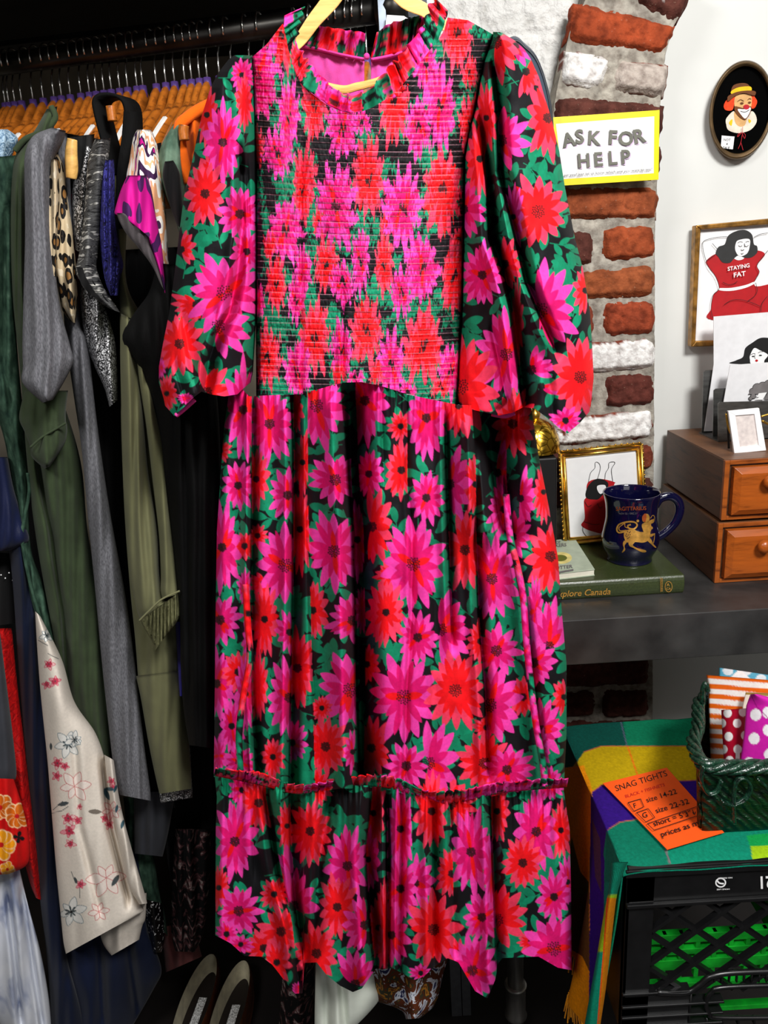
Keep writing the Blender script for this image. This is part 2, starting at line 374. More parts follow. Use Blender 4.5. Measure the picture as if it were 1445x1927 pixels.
def make_hanger(name, grip=False):
    t = bpy.data.objects.new(name, None); sc.collection.objects.link(t); WL[t.name] = np.zeros(3); t.empty_display_size = .03
    b = MB()                                           # arms in the local YZ plane; origin = top of the rail
    ys = np.linspace(-.205, .205, 41); top = []; 
    V = []
    for y in ys:
        u = abs(y) / .205; zc = -.098 + .012 * math.cos(min(1, u * 4) * math.pi) * (u < .25) + (-.012 if u >= .25 else 0) - .128 * max(0, u - .1) ** 1.25
        hh = .017 - .005 * u; w = .006 + .005 * u ** 2
        if u < .12: hh += .006 * (1 - u / .12)
        for k in range(12):
            a_ = 2 * math.pi * k / 12; V.append((w * math.copysign(abs(math.cos(a_)) ** .6, math.cos(a_)), y, zc + hh * math.copysign(abs(math.sin(a_)) ** .7, math.sin(a_))))
    F = [(i * 12 + k, i * 12 + (k + 1) % 12, (i + 1) * 12 + (k + 1) % 12, (i + 1) * 12 + k) for i in range(40) for k in range(12)] + [tuple(range(12))[::-1], tuple(range(480, 492))]
    b.add(V, F, M['hanger_wood']); b.build('body', t, True)
    b = MB(); r = .021; pts = [(0, r * math.sin(a_), r * math.cos(a_) - r + .0215) for a_ in np.linspace(-2.0, 1.6, 16)]
    pts += [(0, .012, -.012), (0, .002, -.03), (0, 0, -.085)]
    b.tube(pts, .0016, M['chrome'], 8); b.build('hook', t, True)
    b = MB(); b.lathe((0, 0, -.078), [(.0, .018), (.0062, .018), (.0066, .009), (.0062, 0), (0, 0)], M['purple_plastic'], 16); b.build('size_marker', t, True)
    if grip:
        for sgn in (-1, 1):
            b = MB(); pts = []
            for u in np.linspace(.45, .8, 8): pts.append((0, sgn * u * .205, -.110 - .128 * (u - .1) ** 1.25 + .0135 - .004 * u))
            b.tube(pts, .005, M['grip'], 6); b.build('grip_strip', t, False)
    return t
def copy_tree(o, parent=None):
    c = o.copy(); sc.collection.objects.link(c); c.parent = parent
    if parent: c.matrix_parent_inverse = Matrix.Identity(4)
    for ch in [x for x in KIDS[o.name]]: copy_tree(ch, c)
    return c
h0 = make_hanger('wooden_hanger'); h1 = make_hanger('wooden_hanger', True)
KIDS = {}
for o in list(bpy.data.objects): KIDS.setdefault(o.name, [])
for o in list(bpy.data.objects):
    if o.parent: KIDS[o.parent.name].append(o)
ORD = 'first second third fourth fifth sixth seventh eighth ninth tenth eleventh twelfth thirteenth fourteenth fifteenth sixteenth seventeenth eighteenth nineteenth twentieth twenty-first twenty-second twenty-third twenty-fourth twenty-fifth'.split()
hx = [3, 16, 27, 40, 62, 81, 101, 115, 132, 152, 168, 181, 195, 209, 225, 240, 257, 268, 294, 312, 328, 347, 360, 375, 389, 412, 436]
hb = [470, 497, 560, 590, 628, 640, 659, 672, 690]
ts = np.linspace(0, 1, 800); RP = RA[None] * (1 - ts[:, None]) + RB[None] * ts[:, None]; RPX = pix(RP - np.array([0, 0, .06]))[0]
used = {}
for k, x in enumerate(hx + hb):
    i = int(np.argmin(abs(RPX - x))); p = RP[i] + np.array([0, 0, 0.0]); g = (k % 4 == 1)
    src = h1 if g else h0
    o = src if src.name not in used else copy_tree(src); used[src.name] = 1
    o.location = tuple(p); o.rotation_euler = (0, 0, math.radians(-9 + random.uniform(-3, 3)))
    if k < len(hx):
        tag(o, ('varnished wooden hanger on the black rail, %s from the left' % ORD[k]) if k < 25 else ['varnished wooden hanger last but one before the floral dress sleeve', 'varnished wooden hanger half hidden by the floral dress shoulder'][k - 25], 'hanger', 'wooden hangers on the clothes rail')
    else:
        tag(o, 'wooden hanger whose chrome hook shows behind the floral dress neckline', 'hanger', 'hangers behind the floral dress neckline')
# ================================================================ printed cloth: petals and leaves painted on the cloth's own pattern grid
PINK, PINKD = s2l((244, 62, 170)), s2l((222, 8, 108))
RED, REDD = s2l((246, 58, 94)), s2l((240, 10, 22))
GRN, BLK = s2l((6, 132, 94)), s2l((12, 12, 16))
class Canvas:
    def __init__(s, x0, y0, x1, y1, bg, res=1.0):
        s.x0, s.y0, s.r = x0, y0, res; s.w = int((x1 - x0) * res); s.h = int((y1 - y0) * res)
        s.a = np.zeros((s.h, s.w, 3)); s.a[:] = bg; s.jag = None; s.lines = []; s.clip = None
    def win(s, x, y, rx, ry):
        a = max(0, int((x - rx - s.x0) * s.r)); b = min(s.w, int((x + rx - s.x0) * s.r) + 2)
        c = max(0, int((y - ry - s.y0) * s.r)); d = min(s.h, int((y + ry - s.y0) * s.r) + 2)
        if a >= b or c >= d: return None
        X, Y = np.meshgrid(s.x0 + (np.arange(a, b) + .5) / s.r, s.y0 + (np.arange(c, d) + .5) / s.r)
        if s.jag is not None: Y = Y + s.jag[c:d, a:b]
        return (slice(c, d), slice(a, b)), X, Y
    def blend(s, sl, m, col):
        if s.clip:
            ys = s.y0 + (np.arange(sl[0].start, sl[0].stop) + .5) / s.r; xs = (s.x0 + (np.arange(sl[1].start, sl[1].stop) + .5) / s.r)[None]
            for p, side in s.clip: m = m * ((xs > np.interp(ys, p[:, 1], p[:, 0])[:, None]) == side)
        s.a[sl] = s.a[sl] * (1 - m[..., None]) + np.asarray(col) * m[..., None]
    def petal(s, sl, dx, dy, ang, L, w, rx, ry, col, tipp=.8):
        # dx, dy in unit-flower space
        t = (dx * math.cos(ang) - dy * math.sin(ang)) / L; q = np.abs(dx * math.sin(ang) + dy * math.cos(ang))
        tt = np.clip(t, 0, 1); prof = w * (tt ** .85) * ((1 - tt) ** tipp) * 3.0
        sc_ = min(rx, ry) * s.r; m = np.clip((prof - q) * sc_ + .5, 0, 1) * (t > 0) * (t < 1)
        s.blend(sl, m, col)
    def flower(s, x, y, rx, ry, light, dark, n=None, fan=None, r=None, heart=True):
        r = r or random.Random(int(x * 31 + y * 17)); wn = s.win(x, y, rx * 1.15, ry * 1.15)
        if wn is None: return
        sl, X, Y = wn; dx = (X - x) / rx; dy = -(Y - y) / ry     # y up
        dy = -dy; dx = dx
        n = n or r.choice([12, 13, 14, 15])
        a0 = r.uniform(0, 6.28); A = []
        for k in range(n):
            a = a0 + 2 * math.pi * (k + r.uniform(-.18, .18)) / n; A.append((a, r.uniform(.86, 1.14)))
        def ok(a):
            if fan is None: return True
            d = math.degrees(a) % 360; lo, hi = fan[0] % 360, fan[1] % 360
            return lo <= d <= hi if lo <= hi else (d >= lo or d <= hi)
        for a, L in A:
            if ok(a): s.petal(sl, dx, dy, a, L, .165, rx, ry, light * r.uniform(.9, 1.08))
        for a, L in A:
            a2 = a + math.pi / n * r.uniform(.7, 1.3)
            if ok(a2): s.petal(sl, dx, dy, a2, L * r.uniform(.62, .86), .105, rx, ry, dark * r.uniform(.9, 1.1))
        for a, L in A[::6]:
            if ok(a): s.petal(sl, dx, dy, a + .1, L * .55, .09, rx, ry, REDD if dark is PINKD else dark)
        if heart:
            hr = min(.2, 15 / min(rx, ry)); d = np.hypot(dx * rx / min(rx, ry), dy * ry / min(rx, ry))
            for k in range(34):
                a = k * 2.4; q = hr * math.sqrt(k / 34) * 1.05
                e = np.hypot(dx * rx / min(rx, ry) - q * math.cos(a), dy * ry / min(rx, ry) - q * math.sin(a)) * min(rx, ry)
                s.blend(sl, np.clip((1.75 - e) * s.r + .5, 0, 1) * .9, BLK)
    def leaf(s, x, y, L, w, ang, col):
        wn = s.win(x, y, L, L)
        if wn is None: return
        sl, X, Y = wn; s.petal(sl, (X - x) / L, (Y - y) / L, ang, 1.0, w, L, L, col, .75)
    def line(s, pts, wd, col):
        for (x0, y0), (x1, y1) in zip(pts[:-1], pts[1:]):
            wn = s.win((x0 + x1) / 2, (y0 + y1) / 2, abs(x1 - x0) / 2 + wd + 2, abs(y1 - y0) / 2 + wd + 2)
            if wn is None: continue
            sl, X, Y = wn; dx, dy = x1 - x0, y1 - y0; L2 = dx * dx + dy * dy + 1e-9
            t = np.clip(((X - x0) * dx + (Y - y0) * dy) / L2, 0, 1); d = np.hypot(X - x0 - t * dx, Y - y0 - t * dy)
            s.blend(sl, np.clip((wd / 2 - d) * s.r + .5, 0, 1), col)
    def poly(s, pts, col):
        p = np.array(pts, float); wn = s.win(p[:, 0].mean(), p[:, 1].mean(), 0, 0)
        cx, cy = (p[:, 0].min() + p[:, 0].max()) / 2, (p[:, 1].min() + p[:, 1].max()) / 2
        wn = s.win(cx, cy, np.ptp(p[:, 0]) / 2 + 2, np.ptp(p[:, 1]) / 2 + 2)
        if wn is None: return
        sl, X, Y = wn; ins = np.zeros(X.shape, bool); n = len(p); j = n - 1
        for i in range(n):
            c = ((p[i, 1] > Y) != (p[j, 1] > Y)) & (X < (p[j, 0] - p[i, 0]) * (Y - p[i, 1]) / (p[j, 1] - p[i, 1] + 1e-12) + p[i, 0]); ins ^= c; j = i
        s.blend(sl, ins.astype(float), col)
    def dot(s, x, y, rx, ry, col):
        wn = s.win(x, y, rx + 1, ry + 1)
        if wn is None: return
        sl, X, Y = wn; e = np.hypot((X - x) / rx, (Y - y) / ry); s.blend(sl, np.clip((1 - e) * min(rx, ry) * s.r + .5, 0, 1), col)
    def foliage(s, n, seed=1, L=(18, 34), boxx=None):
        r = random.Random(seed)
        for k in range(n):
            x = r.uniform(s.x0, s.x0 + s.w / s.r); y = r.uniform(s.y0, s.y0 + s.h / s.r); a = r.uniform(0, 6.28)
            g = GRN * r.uniform(.8, 1.15)
            m = r.choice([2, 3, 4]); s.line([(x, y), (x - math.cos(a) * 26, y + math.sin(a) * 26)], 1.6, g)
            for q in range(m):
                px_, py_ = x - math.cos(a) * 9 * q, y + math.sin(a) * 9 * q
                s.leaf(px_, py_, r.uniform(*L), .22, a + (0 if q == 0 else (.9 if q % 2 else -.9) + r.uniform(-.2, .2)), g)
    def get(s, px, py):
        u = np.clip((px - s.x0) * s.r - .5, 0, s.w - 1.001); v = np.clip((py - s.y0) * s.r - .5, 0, s.h - 1.001)
        i = u.astype(int); j = v.astype(int); fu = (u - i)[..., None]; fv = (v - j)[..., None]
        i1 = np.minimum(i + 1, s.w - 1); j1 = np.minimum(j + 1, s.h - 1)
        return (s.a[j, i] * (1 - fu) + s.a[j, i1] * fu) * (1 - fv) + (s.a[j1, i] * (1 - fu) + s.a[j1, i1] * fu) * fv
def ang_fix(f): return None if f is None else (-f[1], -f[0])

REG = {'A': (300, 100, 4.82), 'B': (290, 450, 5.505), 'C': (450, 0, 3.211), 'D': (450, 350, 3.211), 'E': (840, 60, 4.941), 'F': (840, 420, 4.817),
       'G': (390, 720, 4.129), 'H': (720, 720, 4.129), 'I': (390, 1100, 4.129), 'J': (720, 1100, 4.014), 'K': (390, 1460, 4.129), 'L': (720, 1460, 3.905)}
# one entry per printed flower: x y rx ry colour [fan from, fan to]
FL = {
'A': 'R 430 560 110 280;R 200 1780 130 210 -70 70;R 480 1060 120 180 90 200;P 750 200 115 150;R 770 430 80 260;P 575 810 190 380;R 415 1275 200 320;P 730 1460 200 260',
'B': 'P 960 130 170 260;P 850 350 170 260 -90 60;R 440 680 270 200 130 290;P 730 560 410 430;P 665 905 340 350 -100 75;R 265 1085 250 350;R 545 1590 280 310 -25 110;R 130 1600 110 200;P 60 1330 60 120;P 925 1760 190 220;P 330 1650 90 60',
'E': 'P 640 130 190 200 -80 60;R 460 100 260 360 -95 20;R 740 370 170 230 -110 60;R 945 800 225 410;P 510 1010 260 320 -75 85;R 370 800 110 380;R 310 1180 150 400;R 855 1670 300 360;P 160 1650 200 270 -80 85;P 620 1720 100 330',
'F': 'R 530 370 170 260 -80 110;P 325 470 190 300;P 845 790 250 240 110 270;P 850 790 340 430 -75 100;P 545 1190 270 400;R 135 1480 330 470;P 770 1330 220 210 -30 90;P 860 1480 210 150 -50 30;R 1215 1395 270 400;R 1260 610 115 240 90 270;P 1080 1790 160 130;R 640 900 60 400',
'G': 'P 280 210 165 400;P 485 320 190 330;R 680 200 70 200;P 850 180 250 350;P 1225 140 180 350;P 240 800 140 215;R 380 750 110 260;R 740 620 90 250;P 625 875 165 205;P 995 755 220 215;P 1255 710 125 200;R 100 530 90 100;R 290 1270 120 110;R 390 1190 90 90;P 115 1280 160 360;R 720 1140 110 340;R 1280 1120 180 320 -100 100;P 1165 1220 120 320;R 440 1560 130 110 110 300;P 605 1420 260 330;P 985 1310 230 330;P 290 1600 60 150',
'H': 'R 140 340 100 110;P 340 275 170 400;R 590 180 130 240 -160 -20;R 145 680 140 240;R 720 790 110 240;P 520 790 190 340 -85 90;P 340 895 150 220;R 1010 320 180 280;P 890 700 150 260 -85 75;P 945 985 140 210;P 1070 900 130 270 -80 85;P 1010 1200 140 200;R 1250 850 80 250;R 60 1500 130 120;R 640 1300 190 330;P 240 1410 260 340;P 850 1525 210 340;R 1305 1350 200 310',
'I': 'P 100 275 175 200;P 330 430 60 190;R 445 270 120 300;R 820 200 130 250;P 640 370 120 180 80 280;P 1130 280 210 190 75 290;R 1385 220 175 270;P 1200 200 60 180;R 700 650 160 310;P 70 770 160 280;R 240 680 130 180;P 640 880 190 310 75 285;R 400 800 70 290;R 1240 620 110 170;P 1110 820 270 300;P 300 850 90 320;P 190 1100 110 230;R 890 960 80 110;P 90 1330 70 160;P 250 1380 150 140;R 510 1340 100 170;P 660 1230 120 170;R 920 1260 175 240;P 1130 1300 80 170 80 280;R 1275 1270 155 260',
'J': 'R 25 210 125 260;P 265 400 160 215;P 440 340 230 320 -85 95;R 740 430 110 170 95 275;P 1150 200 70 270;P 860 500 200 200;P 1255 470 200 370 20 160;P 1140 590 175 205;R 1060 850 130 150;R 1370 850 90 160 90 270;P 160 850 270 340;R 550 800 235 310;P 810 910 250 330;P 1190 1100 180 240;R 780 1080 110 80;P 350 1350 230 340 -85 105;P 180 1370 175 185;R 770 1350 205 225;P 940 1400 205 175;P 1180 1240 90 180;P 1260 1500 115 140;R 510 1580 130 120',
'K': 'P 270 110 100 160;R 850 90 130 160;R 400 210 160 230;R 620 390 80 210;R 800 430 165 260;R 1290 290 100 330;P 215 510 180 330;P 1250 650 100 300;R 520 920 110 130;P 650 800 230 260 90 275;P 1090 700 180 310;R 90 870 85 170;P 670 1010 190 320 -20 110;P 245 1050 195 190;R 1010 1020 160 260;R 440 1340 150 150 60 250;R 575 1210 180 210;P 1225 1160 170 240 85 265;R 1370 1050 60 260;R 1330 1180 100 260;R 850 1380 180 250;R 540 1450 120 200;P 1150 1620 180 290 10 150;P 150 1230 100 120;P 260 1310 110 80;R 1380 1330 70 200;P 710 1660 60 60',
'L': 'R 360 260 130 310;R 500 210 210 180;P 130 390 120 320;R 840 260 100 230;R 1310 400 90 220;P 1130 410 170 330;P 650 560 165 330;P 800 700 70 300;R 1030 640 155 200;R 510 720 130 190;P 240 790 140 260 -75 85;P 130 830 140 250;P 1360 780 80 190;P 1260 890 135 200;R 375 1130 200 290;P 65 1170 140 240;R 20 1100 50 320;R 840 1060 230 250 -85 95;P 730 1040 150 185;R 1090 1220 100 90;R 560 1300 90 100;P 1260 1270 260 280;P 660 1430 190 300;P 280 1450 90 70',
}
FB = {
'C': 'P 640 760 40 60;R 265 215 110 220;R 1320 200 120 240;P 1130 400 90 180;P 100 460 170 280;P 300 700 75 240;R 110 880 50 120;P 230 925 100 165;R 455 640 85 240;P 740 740 65 90;P 625 780 115 185;R 400 1080 80 210;R 935 620 100 270;P 1215 640 105 310;P 1080 770 95 210;R 1400 760 80 210;R 785 1090 110 280;R 1230 1150 135 280;R 1390 440 60 100',
'D': 'R 380 20 65 230;P 280 270 120 220;R 490 220 60 100;R 895 220 55 80;P 585 125 135 290;P 990 140 135 280;R 1330 330 60 100;R 190 360 50 90;P 385 520 55 170;P 735 450 65 210;R 525 470 80 210;R 875 475 70 200;P 1110 500 115 240;P 625 590 85 160;P 980 640 80 170;R 1300 560 95 230;R 225 590 70 180;P 345 680 65 150;P 120 680 40 110;R 455 920 110 240;P 620 990 75 180;R 770 880 115 230;P 920 1080 95 230;R 1115 970 135 260;R 170 1030 90 220;P 350 1120 95 200;R 600 1120 55 70;R 830 1130 50 80;P 1280 1120 95 170;R 1220 1220 70 60;P 700 1170 60 50;P 1020 1230 60 60',
}
def paint(cv, tab, k_=1.0, n_=None):
    for k, s in tab.items():
        ox, oy, q = REG[k]
        for e in s.split(';'):
            t = e.split(); x, y, rx, ry = [float(v) for v in t[1:5]]; fan = tuple(float(v) for v in t[5:7]) if len(t) > 5 else None
            # fans are measured counter-clockwise in the picture; the pattern grid has y down
            lt, dk = (PINK, PINKD) if t[0] == 'P' else (RED, REDD)
            fx, fy = ox + x / q, oy + y / q
            cv.clip = [(p, fx > np.interp(fy, p[:, 1], p[:, 0])) for p in cv.lines if p[0, 1] - 30 < fy < p[-1, 1] + 20 and abs(fx - np.interp(fy, p[:, 1], p[:, 0])) < 120]
            cv.flower(ox + x / q, oy + y / q, rx / q * k_, ry / q * k_, lt, dk, n=n_, fan=ang_fix(fan) and (fan[0], fan[1]), heart=rx / q > 18)
CM = Canvas(285, 0, 1130, 1900, BLK, 1.5); CM.foliage(1250, 3, (22, 40))
# pleats interrupt the print: every flower stops at the fold it runs into
for pts in ([(474, 760), (473, 1100), (476, 1480)], [(552, 745), (553, 900), (552, 1100), (549, 1250), (546, 1480)], [(579, 760), (580, 950), (593, 1480)], [(657, 745), (661, 900), (666, 1000), (668, 1200), (672, 1480)],
            [(669, 745), (676, 900), (684, 1000), (688, 1200), (684, 1480)], [(766, 770), (766, 960)], [(839, 770), (841, 900), (846, 1050)], [(894, 790), (896, 1000), (901, 1150), (912, 1300), (916, 1400)], [(953, 900), (962, 1030), (985, 1150), (1000, 1300), (1018, 1460)],
            [(500, 1500), (530, 1640), (550, 1740), (562, 1850)], [(700, 1500), (688, 1600), (694, 1700), (708, 1850)], [(727, 1500), (731, 1850)], [(773, 1500), (776, 1640)], [(847, 1520), (853, 1650)], [(924, 1520), (931, 1700), (935, 1850)], [(545, 1500), (552, 1640)],
            [(927, 120), (937, 222), (941, 323), (962, 410), (990, 530), (1015, 590)], [(912, 300), (922, 400), (945, 500), (962, 586), (974, 680)]):
    CM.lines.append(np.array(pts, float))
paint(CM, FL)
CM.clip = None
CB = Canvas(440, 0, 960, 800, BLK, 1.5)
jx = np.arange(CB.w); jy = np.arange(CB.h)
JX, JY = np.meshgrid(jx, jy)
CB.jag = (vnoise(JX / 3.6, JY / 70.) - .5) * 22 + (vnoise(JX / 1.9 + 9, JY / 40.) - .5) * 9
CB.foliage(300, 5, (20, 36)); paint(CB, FB, 1.0, 11)
tone = (vnoise(JX / 2.2, JY / 8.) * .5 + .72)[..., None]; CB.a *= tone
CB.jag = None
THR = s2l((205, 150, 165))
for k in range(62):                                    # shirring elastic lines, 11 px apart
    y = 60 + k * 11.3; pts = [(x, y + 10 * math.sin((x - 480) / 420 * 2.6) * (1 if k % 2 else .8) + (x - 660) * .02 * (1 - k / 31) * 2) for x in range(455, 935, 12)]
    CB.line(pts, .8, THR * (.40 + .5 * random.random()))
CS = Canvas(0, 0, 1300, 320, BLK, 1.2); CS.foliage(420, 11, (20, 36))
r_ = random.Random(4)
for k in range(105):
    d = k % 2; CS.flower(r_.uniform(0, 1300), r_.uniform(0, 320), r_.uniform(30, 52), r_.uniform(36, 60), *((PINK, PINKD) if d else (RED, REDD)), r=random.Random(k))
M['dress'] = vcol('floral_cotton', .75, 700, .12, .08)

def interp(tab, v):
    a = np.array(tab, float); return np.interp(v, a[:, 0], a[:, 1])
def panel(name, Lt, Rt, top, bot, Yc, cv, parent, nu, nv, folds=(), round_=12, Tf=0.0, thick=.05, extra=None, pleat=0, mt=None, lab=None, back=True, hem=0.0, bulge=1.0):
    """cloth panel: side edges Lt,Rt (y->x), top and bottom (x->y); front sheet with folds, back sheet closing it"""
    y0 = min(p[1] for p in top); y1 = max(p[1] for p in bot)
    s = np.linspace(0, 1, nu)[None]; t = np.linspace(0, 1, nv)[:, None]
    yy = y0 + (y1 - y0) * t; l = interp(Lt, yy); r = interp(Rt, yy); x = l * (1 - s) + r * s
    tp = interp(top, x); bt = interp(bot, x); y = tp * (1 - t) + bt * t
    l = interp(Lt, y); r = interp(Rt, y); x = l * (1 - s) + r * s
    wpx = np.maximum(r - l, 1)
    d = np.minimum(x - l, r - x)
    edge = np.sqrt(np.clip(1 - (1 - np.clip(d / round_, 0, 1)) ** 2, 0, 1))
    Yf = Yc - Tf * np.sin(np.pi * np.clip(s, 0, 1)) ** .7 * np.ones_like(t) * bulge + thick / 2 * (1 - edge)
    for f in folds:
        pts, A, wdt = f[0], f[1], f[2]; p = np.array(pts, float); xf = np.interp(y, p[:, 1], p[:, 0])
        fade = sm(p[0, 1] - 40, p[0, 1] + 30, y) * (1 - sm(p[-1, 1] - 20, p[-1, 1] + 40, y)) if len(f) < 4 else 1
        e = (x - xf); ws = np.where(e < 0, wdt * .8, wdt * 1.9)
        Yf = Yf + A * np.exp(-(e / ws) ** 2) * fade - A * .35 * np.exp(-((e + wdt * 2.2) / (wdt * 1.5)) ** 2) * fade
    if pleat:
        Yf = Yf + pleat * np.sin(x * .55 + 3 * vnoise(x / 20, y / 90)) * np.exp(-(y - tp) / 34) + pleat * .3 * np.sin(x * .21 + 2 * vnoise(x / 30, y / 120)) * np.exp(-(y - tp) / 160)
    if extra is not None: Yf = Yf + extra(x, y, s, t)
    if hem: Yf = Yf
    Yf = Yf + (vnoise(x / 14, y / 22) - .5) * .0022 + (vnoise(x / 45, y / 70) - .5) * .006
    V = P(x, y, Yf).reshape(-1, 3); C = cv.get(x, y).reshape(-1, 3) if cv is not None else None; F = gridF(nv, nu)
    if back:
        k = 6; xs = slice(None, None, k)
        ix = np.unique(np.r_[np.arange(0, nu, k), nu - 1]); iy = np.unique(np.r_[np.arange(0, nv, k), nv - 1])
        xb, yb = x[np.ix_(iy, ix)], y[np.ix_(iy, ix)]; eb = edge[np.ix_(iy, ix)]
        Yb = Yc + thick / 2 + thick * .5 * eb + .004 * np.sin(xb * .1)
        Yb = np.maximum(Yb, Yf[np.ix_(iy, ix)] + .0015)
        Vb = P(xb, yb, Yb).reshape(-1, 3); Cb = cv.get(xb, yb).reshape(-1, 3) * .9 if cv is not None else None
        n0 = len(V); nb = len(ix); F = np.vstack([F, gridF(len(iy), nb, n0)[:, ::-1]]); V = np.vstack([V, Vb])
        if C is not None: C = np.vstack([C, Cb])
    o = mk(name, V, F, mt or M['dress'], parent, True, col=C)
    if lab: o['label'] = lab
    return o

YD = .92
dress = thing('floral_dress', P(660, 90, YD), 'long pink and red floral dress with black ground, shirred bodice and puff sleeves', 'dress')
bodL = [(60, 466), (112, 470), (300, 480), (740, 482)]
bodR = [(30, 926), (65, 930), (117, 912), (173, 902), (218, 893), (297, 876), (404, 874), (560, 871), (760, 862)]
bodT = [(455, 120), (470, 108), (500, 84), (532, 44), (536, 60), (541, 92), (552, 128), (568, 158), (588, 176), (606, 189), (632, 205), (665, 213), (692, 210), (715, 201), (740, 186), (761, 169), (780, 146), (793, 126), (808, 104), (820, 82), (834, 55), (842, 33), (880, 38), (926, 66)]
bodB = [(470, 748), (500, 744), (567, 742), (606, 733), (645, 720), (680, 719), (715, 726), (760, 740), (810, 752), (862, 762)]
def smock(x, y, s, t):
    row = np.abs(((y - 60 - 10 * np.sin((x - 480) / 420 * 2.6)) / 11.3) % 1 - .5) * 2
    return -.0003 * (1 - row ** 2) - .0014 * vnoise(x / 2.4, y / 7) * (1 - row ** 4) + .018 * (1 - np.sin(np.pi * s)) + .004 * np.sin(x * .035)
bfold = [([(570, 270), (566, 420), (567, 740)], .006, 3.0), ([(645, 560), (645, 720)], .007, 3.0), ([(690, 215), (684, 330)], .004, 3)]
panel('shirred_bodice', bodL, bodR, bodT, bodB, YD - .012, CB, dress, 460, 660, bfold, 10, .03, .10, smock)
skL = [(690, 452), (745, 430), (800, 422), (850, 418), (1000, 408), (1200, 405), (1500, 402)]
skR = [(740, 985), (770, 1000), (850, 1012), (950, 1032), (1050, 1050), (1150, 1057), (1250, 1066), (1380, 1066), (1500, 1060)]
skT = [(402, 715), (450, 722), (480, 746), (567, 741), (606, 732), (645, 719), (680, 718), (715, 725), (760, 740), (858, 762), (940, 765), (1066, 768)]
skB = [(402, 1462), (480, 1478), (560, 1496), (640, 1484), (720, 1484), (800, 1504), (850, 1514), (950, 1494), (1066, 1484)]
skF = [([(477, 760), (475, 900), (473, 1100), (475, 1300), (485, 1500)], .05, 5), ([(551, 745), (553, 900), (552, 1100), (549, 1250), (545, 1500)], .07, 7),
       ([(655, 745), (660, 900), (668, 1000), (672, 1200), (680, 1500)], .15, 14), ([(766, 770), (765, 900), (775, 1000), (774, 1150), (765, 1300), (760, 1480)], .010, 4),
       ([(838, 770), (841, 900), (845, 1050), (850, 1200)], .03, 5), ([(893, 790), (895, 1000), (900, 1150), (912, 1300), (918, 1460)], .04, 6),
       ([(912, 780), (922, 850), (938, 960), (950, 1010)], .11, 18), ([(952, 900), (962, 1030), (985, 1150), (1003, 1300), (1020, 1460)], .035, 5),
       ([(577, 770), (578, 950), (585, 1200), (600, 1480)], .008, 4), ([(718, 760), (722, 900)], .008, 4), ([(440, 800), (440, 1100)], .005, 8), ([(820, 1100), (812, 1450)], .006, 8)]
panel('skirt', skL, skR, skT, skB, YD, CM, dress, 500, 560, skF, 14, .035, .12, None, pleat=.0035)
ruL = [(1440, 402), (1500, 408), (1560, 406), (1780, 405), (1900, 405)]
ruR = [(1440, 1060), (1490, 1061), (1560, 1072), (1700, 1075), (1900, 1077)]
ruT = [(x, y - 6) for x, y in skB]
ruB = [(405, 1760), (434, 1775), (460, 1799), (492, 1800), (513, 1816), (535, 1845), (555, 1870), (570, 1869), (572, 1812), (596, 1811), (615, 1835), (640, 1855), (664, 1867), (681, 1860), (707, 1823), (727, 1823), (740, 1822), (779, 1844), (797, 1838), (822, 1816), (843, 1803), (863, 1811), (879, 1839), (894, 1865), (917, 1879), (932, 1844), (938, 1813), (945, 1803), (1014, 1800), (1050, 1821), (1077, 1826)]
ruF = [([(497, 1490), (520, 1640), (545, 1740), (562, 1850)], .045, 7), ([(545, 1480), (548, 1600), (556, 1700), (572, 1800)], .075, 9), ([(703, 1490), (690, 1600), (695, 1700), (708, 1850)], .09, 11),
       ([(728, 1500), (730, 1850)], .045, 5), ([(755, 1500), (752, 1700), (750, 1850)], .03, 5), ([(815, 1520), (816, 1800)], .035, 6), ([(848, 1520), (850, 1620), (855, 1800)], .012, 5),
       ([(922, 1500), (930, 1700), (935, 1850)], .05, 7), ([(1042, 1520), (1046, 1600)], .014, 6), ([(620, 1500), (600, 1620), (590, 1780)], .03, 8), ([(475, 1500), (480, 1640)], .010, 6)]
def rufw(x, y, s, t): return -.012 * t + .006 * np.sin(x * .06) * t
panel('hem_tier', ruL, ruR, ruT, ruB, YD - .004, CM, dress, 500, 300, ruF, 14, .035, .12, rufw, pleat=.005)
